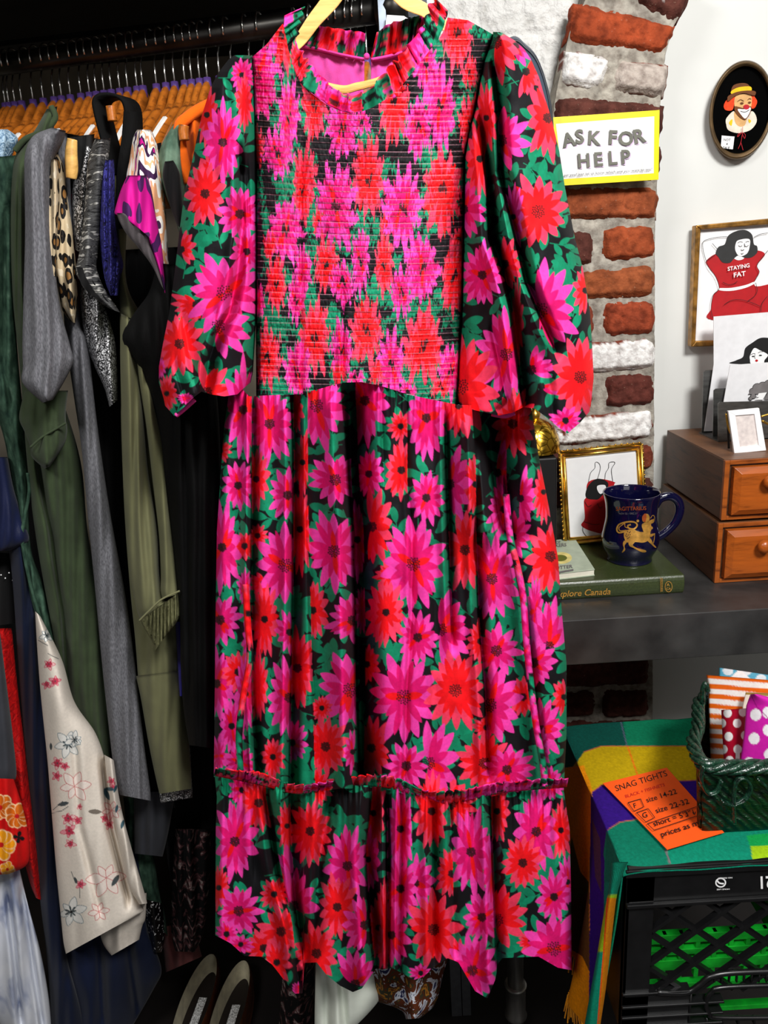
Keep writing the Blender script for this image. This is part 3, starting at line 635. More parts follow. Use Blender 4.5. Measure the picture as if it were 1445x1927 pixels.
# gathered header frill along the tier seam
def frill(name, path_in, path_out, Yin, Yout, cv, parent, n=500, m=14, amp=.007, freq=.45, cvx=0, cvy=0, cvs=1.6, seed=0, pxamp=3.0):
    a = crom(path_in, 24); b = crom(path_out, 24)
    def res(p, n):
        d = np.r_[0, np.cumsum(np.hypot(*np.diff(p, axis=0).T))]; q = np.linspace(0, d[-1], n); return np.stack([np.interp(q, d, p[:, 0]), np.interp(q, d, p[:, 1])], 1), d[-1]
    a, La = res(a, n); b, Lb = res(b, n); q = np.linspace(0, max(La, Lb), n)[:, None]; t = np.linspace(0, 1, m)[None]
    wob = vnoise(q / 22 + seed, q * 0) * 6
    ph = q * freq + wob; wv = np.sin(ph) * (.25 + .75 * t)
    x = a[:, :1] * (1 - t) + b[:, :1] * t + pxamp * np.cos(ph * .93 + 1) * t; y = a[:, 1:] * (1 - t) + b[:, 1:] * t + pxamp * .6 * np.sin(ph * 1.1) * t
    Yi = np.interp(np.linspace(0, 1, n), np.linspace(0, 1, len(Yin)), Yin)[:, None]; Yo = np.interp(np.linspace(0, 1, n), np.linspace(0, 1, len(Yout)), Yout)[:, None]
    Y = Yi * (1 - t) + Yo * t + amp * wv
    V = P(x, y, Y).reshape(-1, 3); C = cv.get(cvx + (q * cvs + 8 * np.sin(ph) + 0 * t) % 1290, cvy + 64 * t + 0 * q).reshape(-1, 3)
    o = mk(name, V, gridF(n, m), M['dress'], parent, True, col=C); sl = o.modifiers.new('thick', 'SOLIDIFY'); sl.thickness = .0008; return o
hp = [(x, y - 2) for x, y in skB]; frill('seam_frill', hp, [(x + 2, y - 20 + 5 * math.sin(x * .05)) for x, y in skB], [YD - .036] * 5, [YD - .052] * 5, CS, dress, 620, 10, .006, .42, 0, 120, 1.5, 3)
# sleeves
slL = [(100, 446), (112, 430), (135, 412), (165, 396), (220, 379), (300, 362), (370, 346), (440, 337), (510, 329), (590, 318), (650, 306), (690, 299), (720, 299), (750, 308), (790, 316)]
slR = [(100, 474), (150, 480), (220, 482), (480, 484), (600, 482), (650, 479), (700, 476), (790, 456)]
slT = [(290, 104), (446, 104), (474, 104), (490, 110)]
slB = [(296, 712), (303, 738), (312, 760), (328, 783), (348, 766), (366, 748), (380, 737), (395, 742), (418, 746), (440, 742), (455, 722), (484, 700)]
slF = [([(425, 150), (432, 250), (428, 340)], .008, 6), ([(452, 300), (456, 420), (445, 520), (430, 590), (408, 630), (392, 680), (385, 740)], .045, 7), ([(470, 170), (466, 330), (474, 520)], .012, 5), ([(345, 600), (360, 680), (372, 740)], .012, 8), ([(330, 690), (345, 740), (352, 765)], .008, 5)]
panel('left_sleeve', slL, slR, slT, slB, YD - .01, CM, dress, 170, 560, slF, 22, .05, .10, None)
srL = [(40, 926), (65, 928), (117, 910), (173, 899), (218, 890), (297, 873), (404, 871), (560, 868), (720, 860), (740, 857), (820, 872)]
srR = [(40, 934), (62, 944), (76, 968), (92, 986), (110, 998), (145, 1014), (180, 1024), (218, 1036), (283, 1052), (353, 1063), (445, 1081), (507, 1097), (586, 1110), (648, 1114), (711, 1117), (760, 1112), (820, 1100)]
srT = [(850, 60), (926, 60), (941, 60), (965, 76), (1120, 80)]
srB = [(857, 742), (870, 760), (900, 772), (940, 782), (965, 777), (985, 766), (1005, 769), (1030, 789), (1052, 806), (1068, 816), (1088, 795), (1104, 770), (1117, 740)]
srF = [([(927, 120), (937, 222), (941, 323), (962, 410), (990, 530), (1015, 590), (1042, 650)], .05, 7), ([(905, 230), (918, 340), (925, 450), (950, 520), (965, 586), (976, 680), (985, 760)], .075, 9),
       ([(905, 110), (912, 170)], .012, 4), ([(925, 620), (945, 700), (955, 760)], .008, 6), ([(1030, 700), (1040, 790)], .012, 6), ([(960, 745), (940, 770)], .01, 8)]
panel('right_sleeve', srL, srR, srT, srB, YD - .01, CM, dress, 300, 600, srF, 22, .05, .10, None)
b = MB()   # elasticated cuff openings, bound in pink cotton
cuffm = cloth('pink_cotton', (214, 62, 150), .8)
for pts in ([(331, 782), (346, 770), (366, 752)], [(925, 779), (950, 783), (968, 777)]):
    b = MB(); q = crom(pts, 5); b.tube(P(q[:, 0], q[:, 1], YD - .035), .0028, cuffm, 8); b.build('cuff_binding', dress, True)
# neck frill front and back, lining
neck = [(536, 30), (533, 60), (539, 92), (552, 128), (568, 158), (588, 176), (606, 189), (632, 205), (665, 213), (692, 210), (715, 201), (740, 186), (761, 169), (780, 146), (793, 126), (808, 104), (820, 82), (834, 50), (843, 20)]
nin = [(574, 12), (563, 44), (560, 78), (573, 106), (586, 126), (602, 140), (617, 158), (640, 172), (665, 178), (690, 170), (706, 156), (722, 140), (738, 122), (756, 100), (772, 78), (788, 58), (800, 40), (806, 18), (818, -8)]
frill('neck_frill', neck, nin, [.915, .90, .885, .885, .885, .90, .915], [.93, .905, .885, .88, .885, .905, .93], CS, dress, 520, 14, .0075, .24, 420, 30, 1.1, 1, 4)
fl = frill('back_neck_frill', [(556, 86), (600, 94), (640, 104), (684, 112)], [(572, 50), (610, 50), (645, 56), (687, 62)], [.99, 1.0], [.99, .985], CS, dress, 160, 10, .008, .30, 300, 160, 2.0, 5, 2)
frill('back_neck_frill', [(697, 112), (730, 106), (760, 98), (790, 84)], [(708, 62), (735, 44), (765, 36), (800, 26)], [1.0, .985], [.985, .975], CS, dress, 160, 10, .008, .30, 640, 200, 2.0, 8, 2)
lin = cloth('pink_lining', (206, 70, 152), .85, .1, 40)
b = MB()
def quadsheet(pts_rows, Y, name, m, mtl, parent, nn=24):
    A = crom(pts_rows[0], 8); B = crom(pts_rows[1], 8); n = len(A); t = np.linspace(0, 1, nn)[:, None]
    x = A[None, :, 0] * (1 - t) + B[None, :, 0] * t; y = A[None, :, 1] * (1 - t) + B[None, :, 1] * t
    Yv = Y + (vnoise(x / 8, y / 30) - .5) * .006
    o = mk(name, P(x, y, Yv).reshape(-1, 3), gridF(nn, n), mtl, parent, True); sl = o.modifiers.new('t', 'SOLIDIFY'); sl.thickness = .001; return o
quadsheet([[(548, 80), (600, 94), (640, 104), (686, 113)], [(540, 150), (600, 200), (640, 220), (682, 225)]], 1.0, 'lining', 0, lin, dress)
quadsheet([[(698, 113), (730, 107), (760, 99), (800, 80)], [(698, 225), (730, 205), (770, 175), (815, 110)]], 1.0, 'lining', 0, lin, dress)
b = MB(); q = crom([(552, 84), (600, 93), (640, 103), (686, 112)], 6); b.tube(P(q[:, 0], q[:, 1], .995), .0035, cuffm, 8, flat=.5)
q = crom([(698, 113), (730, 107), (760, 98), (798, 80)], 6); b.tube(P(q[:, 0], q[:, 1], .995), .0042, cuffm, 8, flat=.5); b.build('neck_band', dress, True)
b = MB(); b.ball(P(690, 106, .985), .0035, cuffm); o = b.build('button', dress, True)
def seam(pts, name):
    q = crom(pts, 20); n = len(q); t = np.linspace(0, 1, 6)[None]; x = q[:, :1] + (t - .5) * 13; y = q[:, 1:] + 0 * t
    Y = YD - .045 - .004 * np.sin(np.pi * t) + .0006 * np.sin(y * .3)
    C = CM.get(x + 30, y + 10).reshape(-1, 3); o = mk(name, P(x, y, Y).reshape(-1, 3), gridF(n, 6), M['dress'], dress, True, col=C); sl = o.modifiers.new('t', 'SOLIDIFY'); sl.thickness = .0015
seam([(952, 930), (960, 1010), (972, 1060), (984, 1120), (990, 1200), (998, 1280), (1008, 1360), (1022, 1440), (1026, 1480)], 'side_seam_edge')
seam([(462, 1100), (466, 1170), (470, 1240), (458, 1310), (450, 1380), (452, 1450)], 'side_seam_edge')

# the dress's own hanger
hg = thing('pale_wooden_hanger', P(688, -40, .965), 'pale natural wood hanger with pale wood bar carrying the floral dress', 'hanger')
b = MB()
def bar(pts, hh, thick, Y, m):
    q = crom(pts, 10); n = len(q); T = np.gradient(q, axis=0); T /= np.linalg.norm(T, axis=1)[:, None]; Nn = np.stack([-T[:, 1], T[:, 0]], 1); hh = np.interp(np.linspace(0, 1, n), np.linspace(0, 1, len(hh)), hh)[:, None]
    a_, c_ = q + Nn * hh, q - Nn * hh
    V = np.vstack([P(a_[:, 0], a_[:, 1], Y), P(c_[:, 0], c_[:, 1], Y), P(c_[:, 0], c_[:, 1], Y + thick), P(a_[:, 0], a_[:, 1], Y + thick)])
    F = []
    for i in range(n - 1):
        for k in range(4): F.append((k * n + i, k * n + i + 1, ((k + 1) % 4) * n + i + 1, ((k + 1) % 4) * n + i))
    F += [(0, n, 2 * n, 3 * n), (n - 1, 4 * n - 1, 3 * n - 1, 2 * n - 1)]
    b.add(V, F, m)
bar([(690, -66), (650, -34), (620, 4), (590, 40), (562, 78), (530, 104), (500, 122)], [12, 17, 17, 14, 12, 10, 8], .016, .955, M['light_wood'])
bar([(690, -66), (730, -34), (765, 2), (800, 20), (835, 46), (870, 70), (900, 88)], [12, 17, 16, 13, 11, 10, 8], .016, .955, M['light_wood'])
o = b.build('arms', hg); bevel(o, .003)
b = MB(); bar([(520, 118), (580, 150), (640, 168), (672, 163), (712, 152), (770, 126), (860, 80)], [5, 7, 8, 8, 7, 6, 5], .012, .958, M['light_wood']); o = b.build('bar', hg); bevel(o, .003)
b = MB(); kx = P(690, -66, .963); b.tube([kx, kx + np.array([0, 0, .05])] + [kx + np.array([.02 * math.sin(a) , 0, .07 - .02 * math.cos(a)]) for a in np.linspace(.3, 4.6, 12)], .0018, M['chrome'], 8); b.build('hook', hg, True)
# ================================================================ garments on the rail
def loft(name, rows, Y, mt, parent=None, Tf=.035, Tb=.12, nu=26, nv=70, folds=(), cv=None, wob=.004, wf=.25, seed=0, label=None, cat=None, group=None, hem=None, smoothrows=True):
    """hanging cloth tube: rows (xl, yl, xr, yr) down the garment; front bulges by Tf, back reaches Tb deep"""
    R = np.array(rows, float); n = len(R)
    d = np.r_[0, np.cumsum(np.hypot((np.diff(R[:, 0] + R[:, 2])) / 2, np.diff(R[:, 1] + R[:, 3]) / 2))]; q = np.linspace(0, d[-1], nv)
    if smoothrows and n > 2:
        C = crom(R, 12); dc = np.r_[0, np.cumsum(np.hypot(np.diff(C[:, 0] + C[:, 2]) / 2, np.diff(C[:, 1] + C[:, 3]) / 2))]; q = np.linspace(0, dc[-1], nv)
        R = np.stack([np.interp(q, dc, C[:, k]) for k in range(4)], 1)
    else: R = np.stack([np.interp(q, d, R[:, k]) for k in range(4)], 1)
    s = np.linspace(0, 1, nu)[None]; t = np.linspace(0, 1, nv)[:, None]
    x = R[:, :1] * (1 - s) + R[:, 2:3] * s; y = R[:, 1:2] * (1 - s) + R[:, 3:4] * s
    Y0 = Y if np.isscalar(Y) else np.interp(t, np.linspace(0, 1, len(Y)), Y)
    dm = np.clip(np.sin(np.pi * s), 0, 1) ** .6
    wid = (R[:, 2:3] - R[:, :1])
    Tff = np.minimum(Tf, wid * .0011 + .004)
    Yf = Y0 - Tff * dm + wob * np.sin(x * wf + 4 * vnoise(x / 40 + seed, y / 160 + seed)) * dm + wob * 1.6 * (vnoise(x / 26 + seed * 3, y / 90) - .5) * dm
    for pts, A, w in folds:
        p = np.array(pts, float); xf = np.interp(y, p[:, 1], p[:, 0]); fd = sm(p[0, 1] - 30, p[0, 1] + 20, y) * (1 - sm(p[-1, 1] - 20, p[-1, 1] + 30, y))
        Yf = Yf + A * np.exp(-((x - xf) / w) ** 2) * fd
    V = P(x, y, Yf).reshape(-1, 3)
    nb = 9; sb = np.linspace(1, 0, nb + 2)[1:-1][None]; db = np.sin(np.pi * sb) ** .7
    xb = R[:, :1] * (1 - sb) + R[:, 2:3] * sb; yb = R[:, 1:2] * (1 - sb) + R[:, 3:4] * sb
    Pb = P(xb, yb, Y0); Pb[..., 1] += Tb * db
    # keep the deep side inside the silhouette
    Pb = EYE + (Pb - EYE); pxb = P(xb, yb, Y0 + Tb * db); V2 = pxb.reshape(-1, 3)
    nt = nu + nb; allV = np.concatenate([V.reshape(nv, nu, 3), V2.reshape(nv, nb, 3)], 1).reshape(-1, 3)
    i, j = np.meshgrid(np.arange(nv - 1), np.arange(nt), indexing='ij'); a = i * nt + j; b_ = i * nt + (j + 1) % nt
    F = np.stack([a, a + nt, b_ + nt, b_], -1).reshape(-1, 4)
    col = None
    if cv is not None:
        cx = np.concatenate([x, xb], 1); cy = np.concatenate([y, yb], 1); col = cv.get(cx, cy).reshape(-1, 3)
    # close top
    F = [tuple(f) for f in F] + [tuple(range(nt))[::-1]] if nu * nv < 12000 else F
    o = mk(name, allV, F, mt, parent, True, col=col)
    if parent is None: tag(o, label, cat, group)
    elif label: o['label'] = label
    return o
def band(name, pts, w, Y, mt, parent, r=.002):
    q = crom(pts, 8); b = MB(); b.tube(P(q[:, 0], q[:, 1], Y), r, mt, 8); return b.build(name, parent, True)
GG = 'garments hanging on the rail'
def gar(name, px, py, Y, label, cat): return thing(name, P(px, py, Y), label, cat, GG)

# --- materials
m_den = N('green_denim', .9, 0, .15); f_ = m_den.noise(90, 6, (1, 1, .5)); m_den.base(m_den.ramp(f_, [(.3, (22, 42, 34)), (.62, (58, 84, 68)), (.8, (92, 116, 98))])); m_den.bump(m_den.noise(60, 5), .6, .004); m_den = m_den.m
m_swt = cloth('forest_green_jersey', (50, 62, 40), .9, .10, 30); m_olive = cloth('olive_chiffon', (102, 102, 72), .75, .06, 20, 1200, .15)
q_ = N('grey_heather', .95, 0, .1); f_ = q_.noise(620, 4, (1, 1, .3)); q_.base(q_.ramp(f_, [(.3, (80, 80, 84)), (.7, (122, 122, 127))])); q_.bump(f_, .2, .001); m_grey = q_.m
m_vel = N('black_velvet', .8, 0, .12); f_ = m_vel.noise(8, 4); m_vel.base(m_vel.ramp(f_, [(.3, (3, 3, 3)), (.75, (13, 13, 13))])); m_vel.bump(m_vel.noise(700, 2, (1, 1, .1)), .3, .002); m_vel = m_vel.m
m_blk = cloth('black_cloth', (6, 6, 7), .85, .2, 20)
m_navy = cloth('navy_chiffon', (10, 19, 42), .7, .15, 10, 1200, .1); m_maroon = cloth('maroon_cloth', (110, 10, 52), .8)
q_ = N('silver_glitter', .35, .15, .8); v_ = q_.n('ShaderNodeTexVoronoi'); v_.inputs['Scale'].default_value = 650; q_.l(q_.co(), v_.inputs['Vector']); sp = q_.n('ShaderNodeSeparateColor'); q_.l(v_.outputs['Color'], sp.inputs[0]); q_.base(q_.ramp(sp.outputs[0], [(0, (26, 26, 28)), (.42, (70, 70, 72)), (.64, (190, 190, 192)), (.8, (248, 248, 250))], True)); q_.bump(sp.outputs[1], .5, .002); m_glit = q_.m
q_ = N('space_dyed_knit', .8, 0, .2); f_ = q_.noise(60, 4, (.5, .5, 3.5), 1.2); q_.base(q_.ramp(f_, [(.34, (20, 20, 21)), (.46, (80, 80, 80)), (.54, (38, 38, 38)), (.62, (180, 178, 172))])); q_.bump(f_, .3, .002); m_stripe = q_.m
q_ = N('blue_lace', .7, 0, .3); f_ = q_.noise(75, 3, (1, 1, 1), 2.5); q_.base(q_.ramp(f_, [(.4, (16, 14, 52)), (.52, (62, 60, 150)), (.6, (30, 28, 96))])); q_.bump(f_, .9, .006); m_lace = q_.m
m_sage = N('sage_denim', .9, 0, .15); f_ = m_sage.noise(45, 5); m_sage.base(m_sage.ramp(f_, [(.3, (52, 78, 64)), (.7, (112, 136, 116))])); m_sage.bump(f_, .5, .004); m_sage = m_sage.m
m_orange = cloth('orange_jersey', (214, 92, 10), .9)
q_ = N('painterly_print', .75, 0, .2); f_ = q_.noise(30, 1, (1, 1, .7), 1.4); q_.base(q_.ramp(f_, [(0, (56, 26, 66)), (.36, (246, 240, 232)), (.47, (232, 168, 124)), (.55, (246, 240, 232)), (.61, (56, 26, 66)), (.66, (196, 18, 132))], True)); m_paint = q_.m
q_ = N('magenta_print', .75, 0, .2); f_ = q_.noise(22, 1, (1, 1, .8), 1.2); q_.base(q_.ramp(f_, [(0, (70, 28, 84)), (.40, (198, 16, 136)), (.60, (198, 16, 136)), (.66, (56, 26, 66))], True)); m_mag = q_.m
q_ = N('leopard', .7, 0, .3); v_ = q_.n('ShaderNodeTexVoronoi'); v_.inputs['Scale'].default_value = 66; v_.inputs['Randomness'].default_value = .8
nz = q_.n('ShaderNodeTexNoise'); nz.inputs['Scale'].default_value = 60; q_.l(q_.co(), nz.inputs['Vector']); mxv = q_.n('ShaderNodeMix'); mxv.data_type = 'RGBA'; mxv.inputs[0].default_value = .006; q_.l(q_.co((1, 1, .7)), mxv.inputs[6]); q_.l(nz.outputs['Color'], mxv.inputs[7]); q_.l(mxv.outputs[2], v_.inputs['Vector'])
q_.base(q_.ramp(v_.outputs['Distance'], [(0, (140, 98, 50)), (.24, (16, 12, 10)), (.47, (204, 184, 150)), (.8, (226, 212, 186))], True)); m_leo = q_.m
q_ = N('red_jacquard', .6, 0, .4); f_ = q_.noise(70, 4, (1, 1, 1), 1.5); q_.base(q_.ramp(f_, [(.35, (150, 4, 6)), (.65, (214, 14, 14))])); q_.bump(f_, .7, .004); m_redj = q_.m
q_ = N('pale_satin', .35, 0, .5); f_ = q_.noise(16, 3, (1, 1, .5), .8); q_.base(q_.ramp(f_, [(.35, (132, 142, 172)), (.5, (206, 210, 220)), (.7, (222, 224, 230))])); m_satin = q_.m
q_ = N('pale_blue_brocade', .6, 0, .3); f_ = q_.noise(110, 4, (1, 1, 1), 2); q_.base(q_.ramp(f_, [(.42, (96, 128, 158)), (.55, (176, 202, 222))])); q_.bump(f_, .6, .004); m_broc = q_.m
m_char = cloth('charcoal_suiting', (54, 56, 62), .8, .06)
q_ = N('dark_floral', .8, 0, .2); f_ = q_.noise(36, 4, (1, 1, 1), 1.6); q_.base(q_.ramp(f_, [(.5, (12, 11, 12)), (.6, (96, 60, 62)), (.66, (150, 140, 136)), (.72, (14, 13, 14))])); m_dfl = q_.m
q_ = N('black_sequins', .3, .2, .8); v_ = q_.n('ShaderNodeTexVoronoi'); v_.inputs['Scale'].default_value = 260; q_.l(q_.co(), v_.inputs['Vector']); sp = q_.n('ShaderNodeSeparateColor'); q_.l(v_.outputs['Color'], sp.inputs[0]); q_.base(q_.ramp(sp.outputs[0], [(0, (8, 8, 9)), (.93, (225, 225, 225))], True)); m_seq = q_.m
q_ = N('paisley_print', .7, 0, .2); f_ = q_.noise(26, 3, (1, 1, 1), 2.2); q_.base(q_.ramp(f_, [(.0, (40, 44, 84)), (.38, (196, 200, 210)), (.46, (92, 44, 22)), (.56, (60, 58, 40)), (.62, (176, 118, 40)), (.67, (96, 46, 26))], True)); m_pais = q_.m
m_vc = vcol('printed_cloth', .7, 700, .12, .05)

# --- dark masses deep in the rack
loft('black_dress', [(120, 250, 190, 262), (135, 420, 215, 430), (150, 640, 235, 640), (168, 860, 240, 860), (205, 1150, 262, 1150), (245, 1420, 310, 1420), (262, 1520, 330, 1520)], 1.24, m_blk, label='plain black dress squeezed between grey tunic and olive dress', cat='dress', group=GG)
loft('black_coat', [(235, 470, 420, 460), (240, 700, 440, 700), (300, 1000, 450, 1000), (320, 1300, 460, 1300), (310, 1560, 480, 1560), (330, 1700, 470, 1700)], 1.34, m_blk, wob=.01, label='long black coat deep behind the black velvet jumpsuit', cat='coat', group=GG)
loft('black_skirt', [(-60, 900, 60, 900), (-60, 1200, 110, 1200), (-40, 1560, 130, 1560)], 1.52, m_blk, label='black skirt deep behind the navy chiffon dress', cat='skirt', group=GG)
loft('black_tunic', [(-60, 1036, 30, 1042), (-60, 1100, 44, 1100), (-60, 1184, 36, 1172)], 1.27, m_blk, label='black tunic hem with tiny white beads below the navy sleeve', cat='tunic', group=GG)
BT = [o for o in bpy.data.objects if o.name == 'black_tunic'][0]
for (x, y) in ((10, 1088), (17, 1078), (2, 1082), (24, 1092)):
    b = MB(); b.ball(P(x, y, 1.225), .0012, M['pure_white_ink'], 8, 5); b.build('bead', BT, True)

# --- pale blue brocade jacket, at the far left shoulder
loft('brocade_jacket', [(-60, 246, 14, 243), (-60, 262, 34, 262), (-60, 290, 22, 296), (-60, 360, 4, 360)], 1.30, m_broc, label='pale blue brocade jacket shoulder at the far left of the rail', cat='jacket', group=GG)
# --- green denim dress
g = gar('denim_shirt_dress', 10, 300, 1.24, 'dark green washed denim shirt dress with buttoned curved hem, far left', 'dress')
loft('body', [(-60, 300, 30, 292), (-60, 330, 40, 330), (-60, 400, 28, 400), (-60, 500, 24, 500), (-60, 620, 30, 620), (-40, 720, 38, 720), (0, 800, 48, 810), (18, 880, 56, 900), (30, 960, 54, 960), (38, 1030, 60, 1040), (40, 1090, 82, 1100), (58, 1150, 98, 1160), (84, 1205, 112, 1216), (106, 1230, 118, 1232)], 1.22, m_den, g, .03, .14, 30, 110, [([(10, 400), (8, 700), (20, 760)], .012, 5)])
band('placket', [(52, 890), (55, 925), (46, 975), (42, 1020), (60, 1110), (86, 1190), (112, 1230)], 4, 1.185, m_den, g, .0028)
# --- sweatshirt dress
g = gar('sweatshirt_dress', 60, 260, 1.2, 'forest green jersey sweatshirt dress with cuffed sleeve, beside grey tunic', 'dress')
loft('body', [(88, 205, 108, 200), (62, 250, 100, 246), (36, 275, 80, 290), (24, 320, 56, 330), (20, 420, 50, 430), (24, 560, 56, 560), (38, 700, 100, 700), (50, 860, 150, 860), (66, 1000, 165, 1000), (92, 1150, 190, 1150), (118, 1280, 205, 1280), (150, 1370, 208, 1380), (178, 1425, 212, 1432)], 1.19, m_swt, g, .035, .15, 34, 110, [([(72, 870), (95, 1000), (118, 1150), (130, 1300)], .03, 6), ([(35, 340), (33, 600)], .012, 4), ([(52, 330), (52, 600)], .012, 4)])
loft('sleeve', [(46, 735, 128, 735), (40, 760, 124, 770), (36, 788, 124, 792), (46, 812, 126, 800), (56, 838, 126, 816), (60, 860, 120, 838), (84, 882, 94, 878)], 1.13, m_swt, g, .03, .05, 26, 40)
band('hood_edge', [(96, 200), (104, 222), (84, 246), (48, 262), (28, 284)], 3, 1.165, m_swt, g, .004)
band('cuff_seam', [(57, 842), (80, 822), (104, 808), (124, 796)], 3, 1.098, m_swt, g, .0015)
# --- grey tunic
g = gar('grey_tunic', 100, 250, 1.16, 'grey marl jersey tunic with wide elbow sleeve and long tail', 'tunic')
loft('body', [(96, 244, 126, 250), (100, 280, 130, 300), (112, 400, 136, 400), (118, 560, 150, 600), (124, 640, 166, 640), (138, 740, 176, 740), (154, 850, 190, 850), (166, 980, 210, 980), (180, 1120, 236, 1120), (192, 1250, 254, 1250), (206, 1380, 270, 1390), (217, 1470, 282, 1480), (226, 1496, 284, 1507)], 1.14, m_grey, g, .03, .14, 26, 110, [([(255, 1150), (262, 1300), (268, 1500)], .006, 3)])
loft('sleeve', [(98, 240, 124, 246), (62, 256, 118, 268), (47, 290, 98, 310), (46, 340, 96, 350), (47, 440, 98, 440), (44, 560, 112, 570), (42, 650, 132, 650), (43, 690, 138, 680), (43, 722, 122, 716), (80, 758, 100, 752)], 1.07, m_grey, g, .035, .06, 30, 80)
# --- leopard blouse
g = gar('leopard_blouse', 105, 300, 1.12, 'leopard print blouse with ruffled cuff beside the grey tunic', 'blouse')
loft('body', [(96, 292, 110, 290), (92, 320, 122, 322), (88, 380, 128, 380), (87, 430, 136, 430), (96, 490, 142, 490), (108, 540, 146, 540), (112, 560, 146, 560), (118, 585, 144, 590), (134, 606, 142, 608)], 1.11, m_leo, g, .03, .08, 22, 70, wob=.006)
loft('sleeve', [(92, 300, 108, 300), (86, 370, 112, 370), (85, 440, 108, 440), (84, 490, 106, 490), (82, 515, 106, 520)], 1.07, m_leo, g, .02, .03, 20, 40, wob=.006)
loft('maroon_top', [(124, 365, 148, 365), (130, 480, 152, 480), (138, 612, 152, 612)], 1.17, m_maroon, label='maroon top showing as a thin strip behind the leopard blouse', cat='top', group=GG)
loft('black_blouse', [(130, 258, 178, 252), (134, 300, 172, 296), (136, 340, 160, 340), (137, 380, 156, 380)], 1.145, m_blk, label='black blouse with bare wooden hanger end poking out below its shoulder', cat='blouse', group=GG)
b = MB(); q = crom([(136, 262), (134, 290), (135, 318), (134, 336)], 6); b.tube(P(q[:, 0], q[:, 1], 1.085), [.006 + .002 * math.sin(k / 18 * 3) for k in range(len(q))], M['light_wood'], 14)
tag(b.build('wooden_hanger_end', None, True), 'yellow wooden hanger end poking out beside the leopard blouse', 'hanger')
# --- glitter top
g = gar('glitter_knit', 160, 300, 1.16, 'silver glitter knit top between leopard blouse and striped tee', 'top')
loft('body', [(158, 272, 178, 280), (146, 310, 176, 315), (136, 360, 168, 360), (137, 420, 160, 420), (142, 470, 160, 480)], 1.13, m_glit, g, .02, .08, 18, 40)
loft('sleeve', [(150, 530, 190, 560), (152, 580, 205, 600), (160, 640, 216, 640), (178, 690, 221, 690), (196, 730, 222, 725), (206, 766, 222, 752)], 1.13, m_glit, g, .03, .06, 24, 50, wob=.007)
# --- space-dyed cap sleeve
g = gar('space_dyed_top', 190, 270, 1.10, 'grey and black space-dyed knit top with folded cap sleeve', 'top')
loft('body', [(178, 262, 208, 260), (166, 300, 204, 300), (162, 350, 196, 350), (156, 420, 190, 420), (148, 480, 184, 480), (142, 508, 182, 505), (150, 528, 194, 538), (172, 556, 212, 566), (204, 580, 226, 588)], 1.08, m_stripe, g, .03, .07, 22, 70)
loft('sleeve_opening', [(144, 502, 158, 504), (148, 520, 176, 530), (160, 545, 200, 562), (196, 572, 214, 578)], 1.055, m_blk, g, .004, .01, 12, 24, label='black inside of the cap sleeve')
# --- blue lace
loft('lace_top', [(196, 302, 214, 300), (190, 340, 216, 340), (186, 410, 216, 410), (188, 460, 226, 470), (192, 496, 232, 500), (198, 530, 224, 530), (208, 556, 222, 556)], 1.075, m_lace, wob=.008, wf=.5, label='royal blue lace top with ragged edge beside space-dyed top', cat='top', group=GG)
# --- olive dress
g = gar('olive_dress', 235, 330, 1.12, 'olive green chiffon dress with shirred cuff and tiered skirt', 'dress')
loft('body', [(206, 330, 236, 330), (216, 420, 238, 430), (224, 520, 240, 540), (226, 640, 290, 640), (228, 800, 312, 800), (234, 960, 324, 960), (244, 1100, 332, 1100), (254, 1200, 336, 1200), (260, 1278, 338, 1268)], 1.12, m_olive, g, .03, .12, 34, 90, [([(252, 700), (262, 900), (272, 1080)], .012, 6)])
loft('tier', [(256, 1272, 338, 1262), (266, 1320, 346, 1310), (278, 1390, 354, 1380), (290, 1450, 359, 1445), (300, 1494, 361, 1484)], 1.115, m_olive, g, .035, .12, 34, 40, wob=.003)
loft('sleeve', [(228, 590, 248, 600), (226, 660, 256, 660), (228, 760, 268, 760), (231, 880, 278, 880), (238, 1000, 296, 1000), (246, 1090, 300, 1080), (258, 1150, 310, 1126), (268, 1168, 318, 1128)], 1.06, m_olive, g, .035, .05, 34, 90)
loft('sleeve', [(246, 620, 252, 620), (258, 700, 276, 690), (274, 800, 300, 790), (286, 900, 316, 890), (298, 1000, 326, 990), (302, 1080, 334, 1080), (300, 1112, 338, 1110), (304, 1128, 338, 1116)], 1.05, m_olive, g, .03, .05, 24, 90)
cuf = N('shirred_cuff', .85, 0, .2); f_ = cuf.noise(45, 3, (2.2, 2.2, .6), .3); cuf.base(cuf.ramp(f_, [(.3, (88, 88, 60)), (.7, (132, 132, 94))])); cuf.bump(f_, 1.0, .012); cuf = cuf.m
loft('shirred_cuff', [(264, 1166, 338, 1114), (268, 1176, 340, 1128), (276, 1190, 340, 1144), (284, 1204, 338, 1160), (290, 1216, 326, 1180), (291, 1226, 312, 1196)], 1.04, cuf, g, .03, .04, 60, 40, wob=.006, wf=.9)
band('seam', [(262, 1168), (280, 1150), (304, 1128), (338, 1112)], 2, 1.008, m_olive, g, .0014)
loft('glitter_dress', [(286, 1300, 350, 1300), (300, 1494, 362, 1484), (306, 1504, 360, 1496)], 1.15, m_glit, label='dark glitter dress hem peeping below the olive dress', cat='dress', group=GG)
